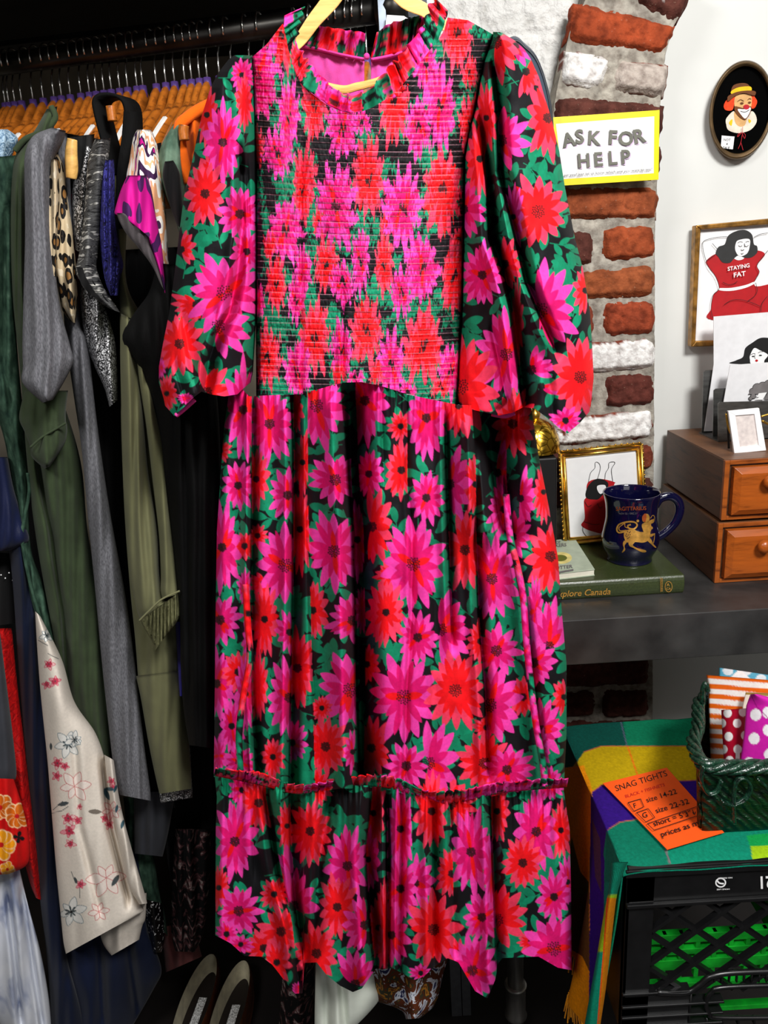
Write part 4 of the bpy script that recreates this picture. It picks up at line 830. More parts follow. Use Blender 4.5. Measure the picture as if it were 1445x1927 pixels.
# --- black velvet jumpsuit
g = gar('velvet_jumpsuit', 280, 500, 1.04, 'black velvet jumpsuit with long strap looped over a hanger end', 'jumpsuit')
loft('body', [(296, 495, 350, 500), (280, 550, 370, 540), (252, 590, 380, 590), (230, 632, 390, 632), (244, 665, 400, 660), (268, 700, 404, 700), (288, 760, 410, 760), (304, 830, 414, 830), (312, 920, 416, 920), (328, 1040, 418, 1040), (338, 1160, 418, 1160), (340, 1260, 418, 1260), (346, 1340, 412, 1345), (356, 1402, 405, 1409)], 1.03, m_vel, g, .04, .12, 40, 110, [([(345, 760), (350, 1000), (356, 1300)], .008, 5)])
tip = P(210, 212, 1.14)
q = crom([(226, 330), (208, 270), (194, 215), (192, 192), (206, 182), (232, 184), (248, 200), (252, 240), (250, 300), (244, 356)], 8)
b = MB()
def ribbon3(pts3, wvec, th, m):
    n = len(pts3); V = np.vstack([pts3 - wvec / 2, pts3 + wvec / 2]); T = np.gradient(pts3, axis=0); Nn = np.cross(T, wvec); Nn /= np.linalg.norm(Nn, axis=1)[:, None] + 1e-9
    V = np.vstack([pts3 - wvec / 2 - Nn * th, pts3 + wvec / 2 - Nn * th, pts3 + wvec / 2 + Nn * th, pts3 - wvec / 2 + Nn * th])
    F = []
    for i in range(n - 1):
        for k in range(4): F.append((k * n + i, k * n + i + 1, ((k + 1) % 4) * n + i + 1, ((k + 1) % 4) * n + i))
    b.add(V, F, m)
ribbon3(P(q[:, 0], q[:, 1], 1.12), np.array([.012, .03, 0.0]), .002, m_vel); b.build('strap', g, True)
b = MB(); q = crom([(250, 210), (246, 260), (238, 310), (236, 360), (232, 430)], 8); ribbon3(P(q[:, 0], q[:, 1], 1.085), np.array([.020, .01, 0]), .002, m_vel); b.build('strap', g, True)
# --- painterly print top
g = gar('painterly_print_top', 270, 300, 1.05, 'white, peach and magenta painterly print top with cap sleeve', 'top')
loft('body', [(258, 244, 284, 244), (250, 262, 294, 268), (244, 300, 302, 310), (238, 340, 308, 350), (250, 400, 312, 400), (276, 450, 315, 460), (294, 500, 318, 510), (306, 560, 320, 570), (318, 600, 322, 604)], 1.05, m_paint, g, .04, .08, 30, 80)
loft('sleeve', [(240, 330, 276, 330), (228, 356, 286, 362), (218, 388, 292, 400), (216, 402, 298, 430), (226, 405, 304, 460), (262, 412, 308, 495), (286, 470, 312, 530), (306, 530, 316, 580)], 1.01, m_mag, g, .03, .05, 30, 60)
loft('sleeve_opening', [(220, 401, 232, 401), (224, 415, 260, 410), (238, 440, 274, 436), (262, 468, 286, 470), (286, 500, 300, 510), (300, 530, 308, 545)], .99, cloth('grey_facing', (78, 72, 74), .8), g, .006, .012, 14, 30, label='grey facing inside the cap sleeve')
# --- navy print, sage denim, orange
loft('navy_print_top', [(285, 272, 304, 268), (284, 290, 302, 292), (292, 302, 300, 302)], 1.12, m_dfl, label='navy print top scrap between print top and sage denim', cat='top', group=GG)
g = gar('sage_denim_shirt', 330, 260, 1.06, 'faded sage green denim shirt with open sleeve end', 'shirt')
loft('body', [(326, 234, 342, 230), (306, 268, 348, 262), (296, 300, 350, 300), (298, 330, 352, 340), (312, 370, 352, 390), (328, 410, 350, 440), (338, 440, 348, 468)], 1.05, m_sage, g, .03, .08, 26, 60)
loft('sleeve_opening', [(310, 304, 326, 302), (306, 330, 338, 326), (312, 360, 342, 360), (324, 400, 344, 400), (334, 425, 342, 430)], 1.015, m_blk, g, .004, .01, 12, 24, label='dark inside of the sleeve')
g = gar('orange_cardigan', 360, 230, 1.04, 'bright orange knit draped over a wooden hanger end', 'cardigan')
b = MB(); q = crom([(356, 345), (346, 300), (338, 258), (338, 236), (352, 222), (372, 208), (396, 196)], 8); b.tube(P(q[:, 0], q[:, 1], 1.03), .0042, m_orange, 10, flat=1.6); b.build('edge', g, True)
loft('body', [(344, 232, 392, 200), (348, 262, 384, 250), (350, 300, 374, 300), (352, 330, 366, 330), (355, 346, 362, 346)], 1.05, m_orange, g, .015, .05, 18, 40)
b = MB(); q = crom([(346, 236), (345, 250), (347, 264)], 6); b.tube(P(q[:, 0], q[:, 1], 1.02), .0062, M['hanger_wood'], 12); tag(b.build('wooden_hanger_end', None, True), 'brown wooden hanger end framed by the orange knit', 'hanger')
b = MB(); q = crom([(208, 200), (210, 214), (212, 228)], 6); b.tube(P(q[:, 0], q[:, 1], 1.105), .0062, M['hanger_wood'], 12); tag(b.build('wooden_hanger_end', None, True), 'brown wooden hanger end inside the black velvet strap loop', 'hanger')
# --- lower left
g = gar('navy_chiffon_dress', 60, 1000, 1.24, 'long navy chiffon dress with flared hem, beside red jacquard dress', 'dress')
loft('skirt', [(12, 1000, 44, 1000), (24, 1100, 62, 1100), (34, 1250, 92, 1250), (46, 1400, 104, 1400), (62, 1560, 112, 1560), (76, 1700, 120, 1700), (88, 1800, 126, 1800), (94, 1890, 150, 1890), (96, 1990, 170, 1990)], 1.22, m_navy, g, .03, .14, 30, 90)
loft('skirt', [(100, 1650, 262, 1600), (100, 1760, 276, 1740), (98, 1800, 290, 1780), (96, 1850, 304, 1826), (96, 1900, 290, 1860), (96, 1960, 250, 1930)], 1.24, m_navy, g, .03, .14, 60, 60, [([(185, 1760), (196, 1930)], .02, 8), ([(240, 1760), (258, 1900)], .02, 8)], wob=.008, wf=.1)
loft('navy_satin_blouse', [(-60, 860, 14, 860), (-60, 920, 26, 920), (-60, 980, 44, 980), (-60, 1012, 54, 1018), (-60, 1040, 20, 1036)], 1.20, cloth('navy_satin', (22, 28, 58), .45, .12, 12), label='navy satin blouse sleeve at the far left edge', cat='blouse', group=GG)
loft('red_jacquard_dress', [(-60, 1184, 22, 1182), (-60, 1300, 34, 1300), (-10, 1400, 46, 1400), (28, 1500, 58, 1500), (42, 1600, 70, 1600), (56, 1660, 76, 1665), (68, 1690, 78, 1694)], 1.22, m_redj, label='red jacquard dress edge running down beside the navy chiffon', cat='dress', group=GG)
loft('charcoal_trousers', [(-60, 1190, 0, 1190), (-60, 1300, 14, 1300), (-60, 1400, 26, 1400), (-60, 1450, 31, 1458), (-60, 1474, 22, 1472)], 1.16, m_char, label='charcoal trouser leg above the red flowered sleeve', cat='trousers', group=GG)
CR = Canvas(-80, 1440, 70, 1660, s2l((200, 10, 10)), 2.0)
OY, YL = s2l((212, 104, 14)), s2l((236, 160, 20))
def bloom(cv, x, y, r, c1, c2, n=8, seed=0, edge=None, w=.26):
    rr = random.Random(seed)
    for k in range(n):
        a = 2 * math.pi * k / n + rr.uniform(-.15, .15) + seed; L = r * rr.uniform(.85, 1.1)
        wn = cv.win(x, y, L * 1.2, L * 1.2)
        if wn is None: continue
        sl, X, Y = wn
        if edge is not None: cv.petal(sl, (X - x) / L, (Y - y) / L, a, 1.10, w * 1.25, L, L, edge, .5)
        cv.petal(sl, (X - x) / L, (Y - y) / L, a, 1.0, w, L, L, np.asarray(c1) * rr.uniform(.9, 1.1), .5)
    cv.dot(x, y, r * .2, r * .2, c2)
for (x, y, r, c, sd) in ((0, 1520, 24, OY, 1), (32, 1536, 22, OY, 2), (2, 1590, 26, YL, 3), (14, 1636, 14, YL, 4), (-40, 1560, 24, OY, 5)): bloom(CR, x, y, r, c, s2l((190, 20, 20)), 9, sd, s2l((245, 200, 150)))
bloom(CR, 35, 1576, 11, BLK, BLK, 4, 3)
loft('red_floral_kimono', [(-70, 1462, 26, 1466), (-70, 1510, 40, 1510), (-70, 1560, 52, 1560), (-70, 1600, 56, 1606), (-70, 1640, 48, 1630), (-70, 1650, 16, 1645)], 1.13, m_vc, None, .03, .1, 100, 130, cv=CR, label='bright red sleeve printed with orange and yellow flowers', cat='kimono', group=GG)
loft('pale_satin_dress', [(-60, 1640, 36, 1632), (-60, 1700, 52, 1700), (-50, 1800, 76, 1790), (-30, 1880, 92, 1880), (20, 1960, 98, 1960), (30, 2000, 100, 2000)], 1.19, m_satin, None, .03, .12, 50, 60, [([(14, 1680), (26, 1780), (40, 1930)], .03, 6), ([(42, 1680), (60, 1800), (80, 1930)], .02, 5)], wob=.006, wf=.12, label='pale blue grey satin dress hem in the lower left corner', cat='dress', group=GG)
# --- cream floral dress, print painted as petals
CC = Canvas(50, 1130, 300, 1820, s2l((226, 216, 203)), 2.2)
PK, PK2, GY, TL = s2l((232, 150, 160)), s2l((196, 58, 84)), s2l((70, 78, 80)), s2l((60, 92, 104))
def outl(x, y, r, n, col, seed, wd=1.0, fill=None):
    rr = random.Random(seed)
    for k in range(n):
        a = 2 * math.pi * k / n + seed; L = r * rr.uniform(.7, 1.1); w = L * .26; c, s_ = math.cos(a), math.sin(a)
        pts = [(x, y), (x + c * L * .5 - s_ * w, y + s_ * L * .5 + c * w), (x + c * L, y + s_ * L), (x + c * L * .5 + s_ * w, y + s_ * L * .5 - c * w), (x, y)]
        q = crom(pts, 5)
        if fill is not None: CC.poly(q, fill)
        CC.line([tuple(p) for p in q], wd, col)
for k, (x, y, r) in enumerate(((92, 1250, 12), (104, 1282, 13), (88, 1288, 9), (108, 1436, 14), (122, 1442, 11), (107, 1460, 10), (128, 1540, 15), (146, 1544, 11), (130, 1564, 16), (132, 1588, 12), (152, 1664, 11), (198, 1540, 10), (205, 1552, 10), (210, 1470, 9), (212, 1482, 8), (150, 1518, 6))):
    outl(x, y, r, 5, s2l((206, 90, 104)), k, 1.0, PK if k % 3 else s2l((238, 190, 190))); bloom(CC, x, y, r * .55, PK2, GY, 6, k)
for k, (x, y, r) in enumerate(((128, 1400, 26), (134, 1716, 30), (88, 1196, 16), (140, 1392, 18))): outl(x, y, r, 6, s2l((120, 136, 142)), k + 5, 1.1, s2l((232, 230, 224))); bloom(CC, x, y, r * .4, GY, BLK, 7, k, None, .12)
for k, (x, y, r) in enumerate(((200, 1652, 36), (140, 1480, 34), (186, 1716, 24), (210, 1525, 18))): outl(x, y, r, 6, s2l((202, 120, 118)), k + 2, 1.2, s2l((240, 226, 216)))
for (x, y, L, a, c) in ((210, 1668, 26, 1.0, GY), (196, 1484, 20, -.1, TL), (206, 1506, 24, 2.0, TL), (214, 1492, 16, 1.2, TL), (192, 1528, 26, 3.1, s2l((120, 110, 100))), (108, 1515, 22, .2, GY), (96, 1412, 14, 1.6, GY), (140, 1650, 14, -1.2, GY), (218, 1530, 16, 1.4, TL), (228, 1560, 18, 1.3, TL)): CC.leaf(x, y, L, .18, a, c)
for pts in ([(98, 1530), (116, 1526), (128, 1518)], [(100, 1524), (118, 1508)], [(134, 1640), (142, 1662)], [(150, 1690), (150, 1670)], [(90, 1230), (110, 1240)], [(72, 1205), (90, 1215)]): CC.line(pts, 1.2, GY)
g = gar('cream_floral_dress', 120, 1400, 1.16, 'cream chiffon dress with pink blossom and grey lily print', 'dress')
loft('skirt', [(66, 1150, 76, 1160), (70, 1220, 116, 1240), (76, 1300, 140, 1320), (84, 1380, 180, 1380), (90, 1440, 200, 1440), (98, 1540, 214, 1520), (106, 1640, 236, 1600), (114, 1720, 256, 1680), (119, 1770, 270, 1710), (124, 1795, 268, 1716)], 1.15, m_vc, g, .045, .14, 190, 420, [([(140, 1400), (150, 1560), (190, 1720)], .010, 8), ([(192, 1440), (206, 1560), (240, 1690)], .030, 5)], cv=CC, wob=.003, wf=.08)
loft('underlayer', [(180, 1700, 276, 1680), (188, 1756, 274, 1726), (196, 1780, 268, 1742), (210, 1798, 262, 1768)], 1.19, m_vc, g, .03, .06, 80, 60, cv=CC, wob=.006, wf=.15)
loft('skirt', [(196, 1420, 214, 1430), (206, 1500, 226, 1510), (222, 1580, 246, 1590), (240, 1660, 272, 1680), (262, 1702, 277, 1700)], 1.125, m_vc, g, .02, .08, 50, 200, cv=CC)
# --- pieces low between dresses
loft('green_denim_coat', [(232, 1500, 262, 1500), (240, 1580, 286, 1590), (252, 1660, 300, 1680), (268, 1700, 310, 1720), (290, 1730, 316, 1762)], 1.27, m_den, label='dark green denim coat tail pointing down behind the cream dress', cat='coat', group=GG)
loft('charcoal_skirt', [(252, 1490, 330, 1490), (252, 1560, 318, 1560), (252, 1606, 306, 1612)], 1.22, m_char, label='charcoal skirt hem below the grey tunic', cat='skirt', group=GG)
loft('black_floral_skirt', [(330, 1560, 396, 1560), (324, 1660, 394, 1660), (322, 1750, 384, 1750), (330, 1790, 366, 1792)], 1.26, m_dfl, wob=.01, label='black skirt with pale pink roses, low beside the floral dress', cat='skirt', group=GG)
loft('sequin_skirt', [(262, 1690, 306, 1700), (276, 1750, 310, 1760), (286, 1794, 304, 1792)], 1.25, m_seq, label='black sequined hem below the green denim coat tail', cat='skirt', group=GG)
loft('blue_sliver_top', [(330, 1170, 346, 1170), (334, 1240, 346, 1240), (338, 1310, 346, 1310)], 1.1, cloth('royal_blue', (34, 22, 130), .7), label='royal blue garment edge between olive dress and black velvet', cat='top', group=GG)
loft('dusty_pink_bag', [(300, 1745, 362, 1735), (306, 1780, 372, 1770), (312, 1830, 380, 1800)], 1.33, cloth('dusty_pink', (112, 62, 60), .8), label='dusty pink cloth bag on the floor under the roses skirt', cat='bag')
# --- under the floral dress
loft('white_skirt', [(594, 1700, 690, 1700), (594, 1790, 700, 1790), (593, 1860, 708, 1850), (592, 1910, 712, 1884), (592, 1990, 640, 1960)], .985, cloth('white_felt', (218, 224, 212), .85, .03), None, .03, .1, 50, 60, [([(640, 1800), (650, 1940)], .02, 8), ([(612, 1800), (616, 1960)], .008, 6)], wob=.006, wf=.1, label='white skirt hem hanging below the floral dress', cat='skirt')
loft('paisley_scarf', [(660, 1780, 850, 1780), (672, 1850, 832, 1840), (690, 1876, 826, 1870), (752, 1900, 814, 1896), (764, 1918, 790, 1916)], .995, m_pais, None, .03, .06, 60, 50, wob=.007, wf=.15, label='brown and blue paisley scarf hanging below the floral dress', cat='scarf')
loft('speckled_skirt', [(530, 1800, 592, 1800), (528, 1880, 590, 1880), (520, 1990, 588, 1990)], 1.2, m_dfl, label='black and grey speckled skirt beside the white skirt', cat='skirt')
# ================================================================ desk and what stands on it
m_desk = N('blackened_steel', .42, .35, .5); f_ = m_desk.noise(14, 5); m_desk.base(m_desk.ramp(f_, [(.3, (46, 45, 45)), (.7, (74, 73, 72))])); m_desk.bump(m_desk.noise(200, 3), .1, .001); m_desk = m_desk.m
YDF = 1.20
ZD = float(P(1250, 1157, YDF)[2]); ZDB = float(P(1250, 1241, YDF)[2])
o = MB(); o.box((-.02, YDF, ZDB), (1.9, 1.615, ZD), m_desk)
dk = tag(bevel(o.build('steel_counter'), .0015), 'dark blackened steel counter top', 'counter')
pl_ = thing('pipe_leg', P(970, 1880, 1.24), 'grey steel pipe post with collar under the counter, below floral dress', 'pipe')
c = P(970, 1860, 1.24); b = MB(); b.lathe((c[0], c[1], 0), [(.0, 0), (.0165, 0), (.0165, ZDB), (0, ZDB)], M['steel'], 28); b.build('pipe', pl_, True)
zc0 = float(P(970, 1908, 1.24)[2]); zc1 = float(P(970, 1853, 1.24)[2])
b = MB(); b.lathe((c[0], c[1], 0), [(.016, zc0 - .004), (.0225, zc0 - .003), (.0235, zc0), (.0205, zc0 + .004), (.0205, zc1 - .004), (.0235, zc1), (.0225, zc1 + .003), (.016, zc1 + .004)], M['steel'], 28); b.build('collar', pl_, True)
b = MB(); c = P(866, 1870, 1.28); b.box((c[0] - .020, c[1], 0), (c[0] + .002, c[1] + .04, ZDB), mat('grey_aluminium', (92, 93, 97), .45, .6)); b.box((c[0] + .004, c[1], 0), (c[0] + .022, c[1] + .04, ZDB), mat('grey_aluminium_b', (92, 93, 97), .45, .6))
tag(b.build('grey_metal_post'), 'grey square metal upright standing left of the pipe post', 'post')
# drawer cabinets
w_side = wood('dark_oak', (84, 50, 28), (50, 28, 15), 'Y', .5, 7); w_front = wood('amber_oak', (152, 78, 26), (106, 50, 16), 'X', .35, 6); w_drawer = wood('amber_drawer', (158, 78, 24), (108, 50, 14), 'X', .3, 8)
w_top = wood('brown_oak_top', (104, 68, 42), (72, 44, 26), 'X', .45, 7)
c0 = PZ(1344, 1098, ZD); YC = float(c0[1]); XC = float(c0[0])
z1a = float(P(1347, 986, YC)[2]); z1b = float(P(1349, 980, YC)[2]); ZT = float(P(1349, 868, YC)[2])
YB = min(1.60, YC + .31)
def drawer_unit(name, x0, z0, z1, lab, knob):
    t = thing(name, (x0, YC, z0), lab, 'drawer unit', 'stacked oak drawer units')
    b = MB(); b.box((x0, YC + .006, z0), (x0 + .42, YB, z1), w_side); o = bevel(b.build('cabinet_body', t), .002)
    b = MB(); b.box((x0 + .001, YC + .002, z1 - .0035), (x0 + .42, YB, z1 + .0008), w_top); b.build('cabinet_top', t)
    b = MB(); f = .009
    b.box((x0, YC, z0), (x0 + f, YC + .008, z1), w_front); b.box((x0 + f, YC, z0), (x0 + .42, YC + .008, z0 + f * .8), w_front); b.box((x0 + f, YC, z1 - f * .9), (x0 + .42, YC + .008, z1), w_front)
    bevel(b.build('front_frame', t), .0008)
    a0, a1, d0, d1 = x0 + .014, x0 + .40, z0 + .011, z1 - .012; ii = .011; yb, yf = YC + .004, YC - .014
    V = [(a0, yb, d0), (a1, yb, d0), (a1, yb, d1), (a0, yb, d1), (a0, yf + .007, d0), (a1, yf + .007, d0), (a1, yf + .007, d1), (a0, yf + .007, d1), (a0 + ii, yf, d0 + ii), (a1 - ii, yf, d0 + ii), (a1 - ii, yf, d1 - ii), (a0 + ii, yf, d1 - ii)]
    F = [(0, 1, 5, 4), (1, 2, 6, 5), (2, 3, 7, 6), (3, 0, 4, 7), (4, 5, 9, 8), (5, 6, 10, 9), (6, 7, 11, 10), (7, 4, 8, 11), (8, 9, 10, 11)]
    d = mk('drawer_front', V, F, w_drawer, t, False); bevel(d, .0006)
    k = P(knob[0], knob[1], YC - .03); b = MB(); b.tube([(k[0], YC - .013, k[2]), (k[0], YC - .02, k[2])], [.006, .005], w_front, 16); b.ball((k[0], YC - .026, k[2]), .0125, w_drawer, 20, 12, (1, .75, 1)); kb = b.build('knob', d, True)
    return t
drawer_unit('drawer_unit', XC, ZD + .0005, z1a, 'lower oak drawer unit standing on the counter, beneath another', (1441, 1030))
drawer_unit('drawer_unit', XC + .004, z1b, ZT, 'upper oak drawer unit under the steel card holder', (1452, 908))

# ---- flat artwork helper: everything drawn in the plane of its sheet
class Art:
    def __init__(s, fn): s.fn = fn; s.b = MB(); s.k = 0
    def _add(s, pts, faces, m, sub=0):
        s.k += 1; p = np.array(pts, float); s.b.add(s.fn(p[:, 0], p[:, 1], s.k), faces, m)
    def fill(s, pts, m, n=6, smooth=True):
        q = crom(pts, n, True) if smooth else np.array(pts, float)
        bm = bmesh.new(); vs_ = [bm.verts.new((a, -c, 0)) for a, c in q]; f = bm.faces.new(vs_); bmesh.ops.triangulate(bm, faces=[f])
        if s.sub: bmesh.ops.subdivide_edges(bm, edges=bm.edges[:], cuts=s.sub, use_grid_fill=True)
        bm.verts.ensure_lookup_table(); V = [(v.co.x, -v.co.y) for v in bm.verts]; bm.verts.index_update(); F = [[v.index for v in f.verts] for f in bm.faces]; bm.free(); s._add(V, F, m)
    sub = 0
    def line(s, pts, w, m, n=6, closed=False):
        q = crom(pts, n, closed) if len(pts) > 2 else np.array(pts, float)
        if closed: q = np.vstack([q, q[:1]])
        T = np.gradient(q, axis=0); T /= np.linalg.norm(T, axis=1)[:, None] + 1e-9; Nn = np.stack([-T[:, 1], T[:, 0]], 1) * w / 2; n = len(q)
        s._add(np.vstack([q + Nn, q - Nn]), [(i, i + 1, n + i + 1, n + i) for i in range(n - 1)], m)
    def dot(s, x, y, r, m, ry=None): s.fill([(x + r * math.cos(a), y + (ry or r) * math.sin(a)) for a in np.linspace(0, 2 * math.pi, 14)[:-1]], m, smooth=False)
    def text(s, st, x, y, size, m, ang=0, bold=0.0, shear=0, wx=1.0, curve=None, align='LEFT'):
        """x,y = baseline start in picture coordinates, size = cap height-ish, ang in degrees (counter-clockwise)"""
        cu = bpy.data.curves.new('t', 'FONT'); cu.body = st; cu.size = 1; cu.offset = bold; cu.shear = shear; cu.align_x = align; cu.resolution_u = 3
        ob = bpy.data.objects.new('t', cu); sc.collection.objects.link(ob); dg = bpy.context.evaluated_depsgraph_get(); dg.update(); me = ob.evaluated_get(dg).to_mesh()
        V = np.array([v.co[:2] for v in me.vertices]); F = [list(p.vertices) for p in me.polygons]; ob.evaluated_get(dg).to_mesh_clear(); bpy.data.objects.remove(ob); bpy.data.curves.remove(cu)
        if len(V) == 0: return
        V = V * size / .7; V[:, 0] *= wx
        if curve: V[:, 1] += curve(V[:, 0])
        a = math.radians(ang); X = x + V[:, 0] * math.cos(a) - V[:, 1] * math.sin(a); Y = y - (V[:, 0] * math.sin(a) + V[:, 1] * math.cos(a)); s._add(np.stack([X, Y], 1), F, m)
    def build(s, name, parent, label=None):
        o = s.b.build(name, parent);
        if label: o['label'] = label
        return o
def onY(Y, eps=.0002): return lambda x, y, k: P(x, y, Y - eps * k)
def onZ(z, eps=.0002): return lambda x, y, k: PZ(x, y, z + eps * k)
INK, WH = M['black'], M['white']
m_redi = mat('red_ink', (176, 10, 22), .6, var=.04); m_hair = mat('dark_hair_ink', (42, 42, 42), .6, var=.05); m_skin = M['pure_white_ink']; m_greyi = mat('grey_ink', (112, 108, 108), .6)

# ---- ASK FOR HELP sign
YS = 1.465
sg = thing('paper_sign', P(1140, 280, YS), 'white ASK FOR HELP sign with glossy yellow border taped to the brick arch', 'sign')
m_yel = mat('yellow_border', (232, 214, 8), .25, var=.05, scale=40, stretch=(1, 1, .2), spec=.6); m_gt = mat('grey_green_letters', (98, 98, 86), .5); m_lil = mat('lilac_shade', (214, 190, 220), .5)
q_ = N('glossy_laminate', .25, 0, .6); f_ = q_.noise(14, 4, (2.5, 1, .25)); q_.base(q_.ramp(f_, [(.35, (214, 214, 212)), (.6, (244, 244, 244))])); m_lam = q_.m
b = MB(); b.slab([(1036, 221), (1241, 207), (1239, 338), (1062, 349)], YS, .003, m_yel); b.build('board', sg)
A = Art(onY(YS)); A.fill([(1046, 233), (1231, 219), (1230, 326), (1058, 337)], m_lam, smooth=False)
arc = lambda c, h: (lambda X: h * (1 - ((X - c) / c) ** 2))
for dx, dy, m in ((1.6, 2.2, m_lil), (0, 0, m_gt)):
    for ch, x, y, a, sz in (('A', 1061, 277, 12, 25), ('S', 1084, 270, 7, 25), ('K', 1105, 271, -3, 25), ('F', 1144, 270, -3, 25), ('O', 1164, 273, 2, 25), ('R', 1194, 270, 12, 25)): A.text(ch, x + dx, y + dy, sz, m, a, .035, wx=.98)
    for ch, x in (('H', 1087), ('E', 1118), ('L', 1145), ('P', 1169)): A.text(ch, x + dx, 315 - (x - 1087) * .09 + dy, 25, m, 4, .03, wx=.95)
A.text('get you! just let us know which one you want to see!', 1060, 332, 4.6, INK, 4, .0, .2, 1.18)
A.build('print', sg)

# ---- clown picture, oval
YN = 1.62
cp = thing('oval_clown_picture', P(1392, 215, YN), 'oval bronze-framed embroidered clown on black velvet hanging on white wall', 'picture')
m_bron = mat('bronze_frame', (92, 72, 46), .4, .5, var=.15, scale=60); m_bvel = mat('black_velvet_mat', (3, 3, 3), .95, spec=.05)
ea = np.linspace(0, 2 * math.pi, 73); cx, cy, rx_, ry_, sk = 1395, 207, 57, 88, -.10
def oval(f, g=None): return np.stack([cx + rx_ * f * np.cos(ea) + sk * ry_ * f * np.sin(ea) * 1, cy + ry_ * f * np.sin(ea)], 1)
V = []; prof = [(1.05, YN), (1.065, YN - .012), (1.04, YN - .024), (1.0, YN - .026), (.975, YN - .020), (.95, YN - .021), (.93, YN - .012)]
for f, y in prof:
    q = oval(f); V.append(P(q[:-1, 0], q[:-1, 1], y))
V = np.vstack(V); m = 72; F = [(i * m + k, i * m + (k + 1) % m, (i + 1) * m + (k + 1) % m, (i + 1) * m + k) for i in range(len(prof) - 1) for k in range(m)]
mk('frame', V, F, m_bron, cp, True)
b = MB(); b.slab(oval(.96)[:-1], YN - .012, .008, m_bvel); b.build('velvet_ground', cp)
def e4(X, Y): return 1300 + X / 9.634, 110 + Y / 9.634
E4 = lambda L: [e4(*p) for p in L]
A = Art(onY(YN - .0125, .00025)); tan = mat('tan_thread', (216, 168, 108), .8); brn = mat('brown_thread', (104, 58, 24), .8); orr = mat('orange_red_yarn', (236, 66, 22), .85, scale=200, var=.15); yel = mat('yellow_thread', (240, 190, 20), .8); crm = mat('cream_thread', (226, 214, 196), .85); rdd = mat('deep_red_thread', (176, 10, 30), .7)
A.fill(E4([(640, 1090), (760, 960), (820, 1000), (960, 1120), (1090, 960), (1170, 1020), (1190, 1150), (1100, 1280), (960, 1340), (820, 1350), (680, 1300), (640, 1200)]), crm)
A.fill(E4([(800, 960), (1010, 980), (990, 1180), (920, 1235), (830, 1200), (790, 1100)]), tan)
A.fill(E4([(690, 1160), (750, 1100), (745, 1200), (720, 1215)]), yel); A.fill(E4([(1040, 1100), (1090, 1130), (1060, 1170)]), yel)
A.fill(E4([(600, 830), (700, 700), (800, 690), (780, 850), (740, 940), (620, 930)]), orr); A.fill(E4([(1100, 660), (1180, 730), (1200, 800), (1150, 900), (1090, 880)]), orr)
A.fill(E4([(800, 700), (950, 640), (1095, 680), (1095, 860), (1060, 1010), (970, 1100), (870, 1040), (800, 930)]), tan)
A.fill(E4([(795, 870), (880, 880), (960, 900), (1090, 870), (1080, 980), (1020, 1080), (970, 1112), (880, 1060), (800, 960)]), brn)
A.fill(E4([(850, 920), (960, 920), (1080, 890), (1060, 990), (985, 1090), (900, 1010)]), M['pure_white_ink'])
A.dot(*e4(1005, 880), 6, rdd, 4.8); A.line(E4([(900, 955), (980, 972), (1060, 930)]), 1.1, INK)
A.line(E4([(845, 780), (900, 745), (960, 775)]), 1.1, brn); A.line(E4([(1030, 750), (1060, 725), (1095, 735)]), 1.1, brn); A.dot(*e4(925, 810), 3.2, brn, 1.8); A.dot(*e4(1065, 795), 2.8, brn, 1.6)
A.fill(E4([(735, 640), (760, 500), (880, 450), (1010, 455), (1075, 520), (1085, 590), (900, 600)]), brn)
A.fill(E4([(735, 640), (745, 580), (880, 520), (1075, 510), (1085, 590), (900, 600)]), yel)
A.fill(E4([(660, 740), (690, 670), (860, 600), (1060, 580), (1170, 600), (1160, 670), (1090, 660), (950, 630), (800, 680), (690, 770)]), brn)
for L in ([(935, 1240), (930, 1360), (905, 1520), (855, 1640)], [(905, 1520), (945, 1660)], [(925, 1340), (860, 1370), (850, 1420), (920, 1340)], [(930, 1340), (985, 1380), (970, 1450), (925, 1350)]): A.line(E4(L), .9, rdd)
A.build('embroidery', cp)
A = Art(onY(YN - .018, .00025)); A.fill([(1358, 255), (1382, 257), (1379, 281), (1356, 279)], WH, smooth=False)
for st, x, y in (('NOT', 1361, 265), ('4', 1366, 273), ('SALE', 1360, 280)): A.text(st, x, y, 4.6, INK, -3, .01, .1, .9)
A.build('sticker', cp, 'white handwritten sticker')

# ---- framed poster of resting woman
YP = 1.598
po = thing('framed_poster', P(1400, 640, YP), 'gold-framed poster of dark-haired woman in red shirt reading STAYING FAT', 'picture')
def e5(X, Y): return 1295 + X / 7.413, 400 + Y / 7.413
E5 = lambda L: [e5(*p) for p in L]
m_gf = mat('gilt_frame', (150, 108, 50), .35, .7, var=.3, scale=60)
b = MB()
for seg in ([(1310, 424), (1319, 432), (1309, 646), (1301, 653)], [(1310, 424), (1500, 406), (1500, 418), (1319, 432)], [(1301, 653), (1309, 642), (1500, 636), (1500, 646)]):
    b.slab(seg, YP - .012, .022, m_gf)
bevel(b.build('frame', po), .002)
b = MB(); b.slab([(1318, 430), (1500, 414), (1500, 640), (1308, 648)], YP, .012, WH); b.build('backing', po)
A = Art(onY(YP - .001, .00025))
A.fill(E5([(250, 675), (390, 575), (480, 640), (640, 650), (770, 640), (930, 530), (1070, 580), (960, 735), (990, 830), (930, 950), (960, 1030), (1300, 980), (1500, 1150), (1500, 1500), (350, 1500), (318, 1340), (350, 1150), (430, 1060), (385, 900), (290, 770)]), m_redi)
A.fill(E5([(430, 1055), (600, 1050), (800, 1010), (930, 960), (935, 985), (800, 1050), (600, 1092), (440, 1085)]), WH)
A.fill(E5([(640, 640), (650, 600), (780, 590), (770, 645), (700, 665)]), WH)
